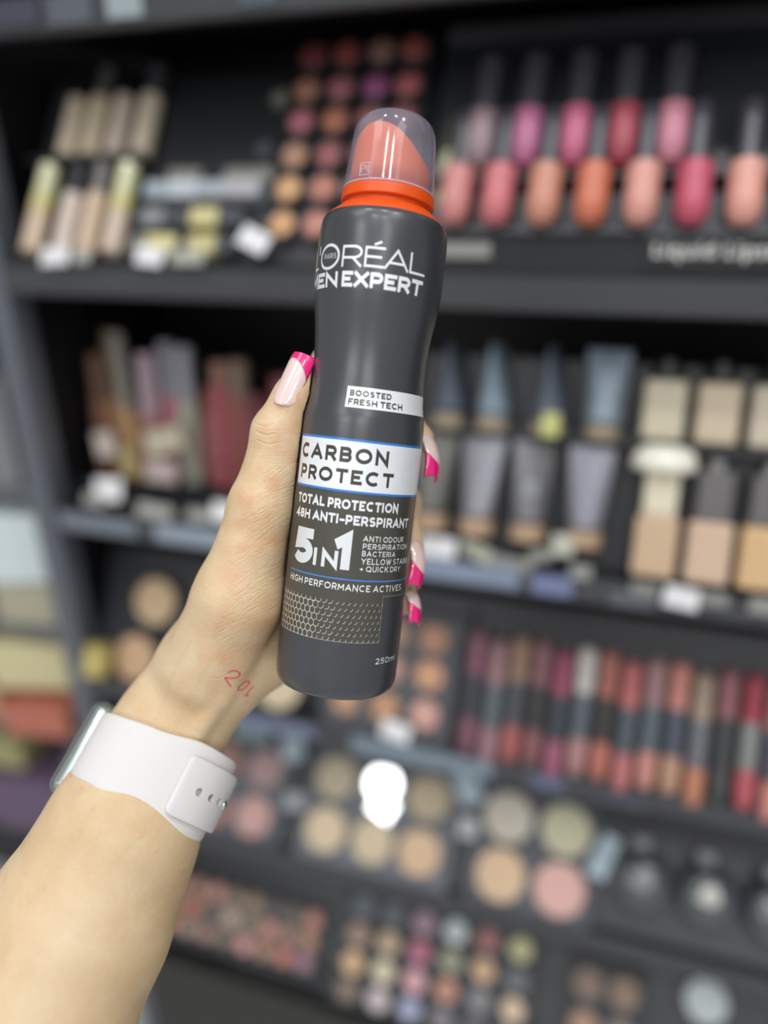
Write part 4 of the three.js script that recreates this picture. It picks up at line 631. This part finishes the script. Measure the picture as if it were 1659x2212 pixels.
// --- fifth shelf: large pan palettes lying at a slant
{
  const tr = Tray('display_tray', 'steep black tray of large face palettes on the fifth shelf', -0.6, 0.3, -0.01, 0.646, 45, 0.155, 0.641);
  palette('four pan blush palette in rosy tones beside the strap', -0.515, -0.378, -0.005, 0.125, [-0.479, -0.418], [0.085, 0.024], 0.0265, [0xb08070, 0xb89494, 0xb87868, 0xd09c94], tr, 0x55606a);
  palette('six pan contour palette with one pan under a mirror', -0.352, -0.15, -0.008, 0.135, [-0.316, -0.252, -0.19], [0.095, 0.03], 0.0285, [0xd2c4a4, 0xcfc8c0, 0xd0bc98, 0xe4caa2, 0xd8c29c, 0xe2bc92], tr, 0x686e76);
  palette('four pan highlighter palette with cream, yellow, tan and pink', -0.128, 0.02, -0.008, 0.14, [-0.088, -0.018], [0.094, 0.028], 0.031, [0xe2d8c6, 0xe0dab4, 0xe6c096, 0xe8b0a4], tr, 0x4e535a);
  // a loose round mirror lying on the middle top pan
  const mir = thing('pocket_mirror', 'round pocket mirror on the six pan palette catching a ceiling light', 'mirror'); part(mir, 'rim', lathe([[0, 0], [0.0225, 0], [0.0231, 0.0012], [0.0225, 0.0022], [0.0212, 0.002]], 40).rotateX(Math.PI / 2), mat(0xb8bcc0, 0.25, 0.8)); part(mir, 'mirror', cyl(0.0213, 0.0021, 0, 40).rotateX(Math.PI / 2), mat(0xf4f6f8, 0.03, 1)); const flap = part(mir, 'mirror', box(0.03, 0.026, 0.0016, 0.0006), mat(0xf4f6f8, 0.03, 1)); flap.position.set(0.006, -0.027, 0.0012); flap.rotation.z = -24 * R; part(flap, 'backing', box(0.033, 0.029, 0.001, 0.0004), mat(0xb8bcc0, 0.25, 0.8)).position.z = -0.001; tr.put(mir, -0.252, 0.1, 0.0138);
  const clip = (label, u, v, w, h, turn, c = 0xb9d2e2) => { const m = new THREE.Mesh(box(w, h, 0.0025, 0.001), mat(c, 0.15, 0, { clearcoat: 0.8 })); m.name = numbered('plastic_clip'); m.castShadow = m.receiveShadow = true; scene.add(m); tag(m, label, 'clip', 'pale plastic clips'); tr.put(m, u, v, 0.0155); m.rotation.z = turn * R; };
  clip('pale blue plastic clip at the top right of the six pan palette', -0.142, 0.118, 0.03, 0.04, 30); clip('pale blue plastic clip at the right edge of the highlighter palette', 0.028, 0.075, 0.022, 0.05, -18); clip('pale blue plastic clip above the rosy palette', -0.385, 0.12, 0.03, 0.035, 20); clip('pale teal plastic clip behind the strap above the rosy palette', -0.45, 0.128, 0.06, 0.018, 4, 0xa4bac4); clip('small white clip beside the highlighter palette', -0.135, 0.072, 0.022, 0.024, 0, 0xd0d4dc); clip('small pale clip between the rosy and six pan palettes', -0.365, 0.055, 0.026, 0.022, 10, 0xa8aab0);
  [0.072, 0.142, 0.212].forEach((u, i) => { const t = thing('powder_jar', ['nearest the highlighter palette', 'in the middle of the three', 'at the right edge'][i].replace(/^/, 'dark round loose powder jar '), 'jar', 'dark round powder jars'); part(t, 'jar', lathe([[0, 0], [0.028, 0], [0.031, 0.004], [0.032, 0.02], [0.03, 0.026], [0, 0.026]], 40).rotateX(Math.PI / 2), mat(0x3c4044, 0.2, 0, { clearcoat: 0.6 })); part(t, 'lid', lathe([[0.0, 0.044], [0.014, 0.043], [0.024, 0.039], [0.03, 0.032], [0.0325, 0.026], [0.0325, 0.022]], 40).rotateX(Math.PI / 2), mat(0x4c5258, 0.12, 0, { clearcoat: 1, clearcoatRoughness: 0.04 })); const s = part(t, 'sticker', cyl(0.0105, 0.0012, 0.0435, 24).rotateX(Math.PI / 2), mat(i === 1 ? 0xcfcac0 : 0x8f8e90, 0.4)); tr.put(t, u, 0.06, 0.0005); const hl = part(t, 'sticker', box(0.018, 0.014, 0.002, 0.0006), mat(0x8a8c90, 0.4)); hl.position.set(-0.004, 0.038, 0.027); });
}
// --- sixth shelf: eyeshadow palettes
{
  const paler = (c) => { const up = (v) => Math.min(255, Math.round(v * 1.18 + 6)); return up(c >> 16) * 65536 + up((c >> 8) & 255) * 256 + up(c & 255); };
  const r = rng(77), warm = [0xa8785c, 0x9c8068, 0xb8684c, 0x946878, 0xb86c54, 0xa0806c, 0x9a7464, 0x8c7a60, 0x7c685c, 0xb8a088, 0x9c6470, 0xc08070, 0xb87864, 0x5c5458, 0x6a6058, 0xc88880].map(paler), mix = [0x5f6770, 0x5f6770, 0xa08090, 0xb9c4c4, 0x9c6060, 0xb8b480, 0x9a7c68, 0xb89a78, 0xb05c74, 0x8c8c74, 0xc09a70, 0x606468, 0xc8a070, 0xc8bc9c, 0xc89098, 0xb07860, 0x777678, 0xc0a888, 0x7a6658, 0xb8a8ac, 0x9094b4, 0x6e6c70, 0x5a5860, 0x88766c].map(paler);
  const tr = Tray('display_tray', 'steep black tray of eyeshadow palettes on the lowest shelf', -0.6, 0.3, -0.01, 0.426, 45, 0.16, 0.421);
  const lin = (a, b, n) => Array.from({ length: n }, (_, i) => a + (b - a) * i / (n - 1));
  palette('long eyeshadow palette of warm browns, lower left', -0.59, -0.334, -0.018, 0.075, lin(-0.57, -0.352, 8), [0.055, 0.028, 0.001], 0.0118, Array.from({ length: 24 }, () => warm[Math.floor(r() * warm.length)]), tr, 0x2c2e33, 'eyeshadow palettes on the lowest shelf');
  palette('eyeshadow palette of mixed colours below the six pan palette', -0.31, -0.036, -0.035, 0.115, lin(-0.283, -0.06, 6), [0.09, 0.054, 0.018, -0.016], 0.0148, mix, tr, 0x2e3136, 'eyeshadow palettes on the lowest shelf');
  palette('small eyeshadow palette of tan shades, right of the mixed one', 0.005, 0.1, -0.06, 0.105, [0.03, 0.075], [0.072, 0.024, -0.024], 0.0185, [0x9c8474, 0xa88c74, 0xb89070, 0x9c8878, 0xa88468, 0x90786c], tr, 0x2c2e33, 'eyeshadow palettes on the lowest shelf');
  compact('pale silver compact at the lower right corner', 0.172, 0.088, 0.026, 0xd8e4e6, tr, 0x2c2e34);
}
// --- neighbouring shelves left of the post
{
  const n = thing('neighbour_shelving', 'grey shelving beyond the side post at the left edge', 'shelving'); n.position.set(-1.1, 0, -0.05);
  part(n, 'back_panel', box(0.84, 2.0, 0.02), mat(0x3a3c42, 0.6)).position.set(0, 1, -0.26); [0.5, 0.7, 0.88, 1.09, 1.36].forEach((y) => part(n, 'shelf_board', box(0.84, 0.014, 0.24), mat(0x70757c, 0.4)).position.set(0, y, -0.12));
  const pack = (label, x, y, z, w, h, d, c, turn = 0) => { const m = new THREE.Mesh(box(w, h, d, 0.004), mat(c, 0.45)); m.name = numbered('carton'); m.position.set(x, y + h / 2, z); m.rotation.y = turn * R; m.castShadow = m.receiveShadow = true; scene.add(m); tag(m, label, 'carton', 'cartons on the neighbouring shelves'); };
  pack('white carton at the left edge beyond the post', -0.772, 0.952, -0.1, 0.085, 0.1, 0.1, 0xdcebf0, 20); pack('pale cream carton below the white one', -0.765, 0.889, -0.1, 0.09, 0.06, 0.1, 0xb9b394, 8); pack('light yellow carton at left above the orange one', -0.79, 0.775, -0.1, 0.12, 0.075, 0.1, 0xe0d49c, 14); pack('beige carton wedged beside the post', -0.695, 0.707, -0.11, 0.03, 0.12, 0.08, 0xb9ab8c, 0); pack('orange carton at left beyond the post', -0.776, 0.707, -0.08, 0.1, 0.05, 0.1, 0xc8684c, 10); pack('coral carton left of the orange one', -0.88, 0.707, -0.1, 0.08, 0.06, 0.1, 0xcf8c60, -6); pack('olive carton low at the left edge', -0.88, 0.616, -0.09, 0.1, 0.05, 0.1, 0xa8a468, 4); pack('purple carton low at left beside the forearm', -0.83, 0.507, -0.09, 0.14, 0.1, 0.12, 0x6c5474, 8); pack('grey carton at left behind the watch', -0.74, 0.507, -0.1, 0.04, 0.15, 0.08, 0x6c7078, 0); pack('grey green carton high at the left edge', -0.77, 1.097, -0.1, 0.09, 0.13, 0.1, 0x84898c, 5); pack('dusky pink carton beside the grey green one', -0.712, 1.097, -0.11, 0.03, 0.06, 0.06, 0x9c8684, 0);
}

renderer.render(scene, camera);
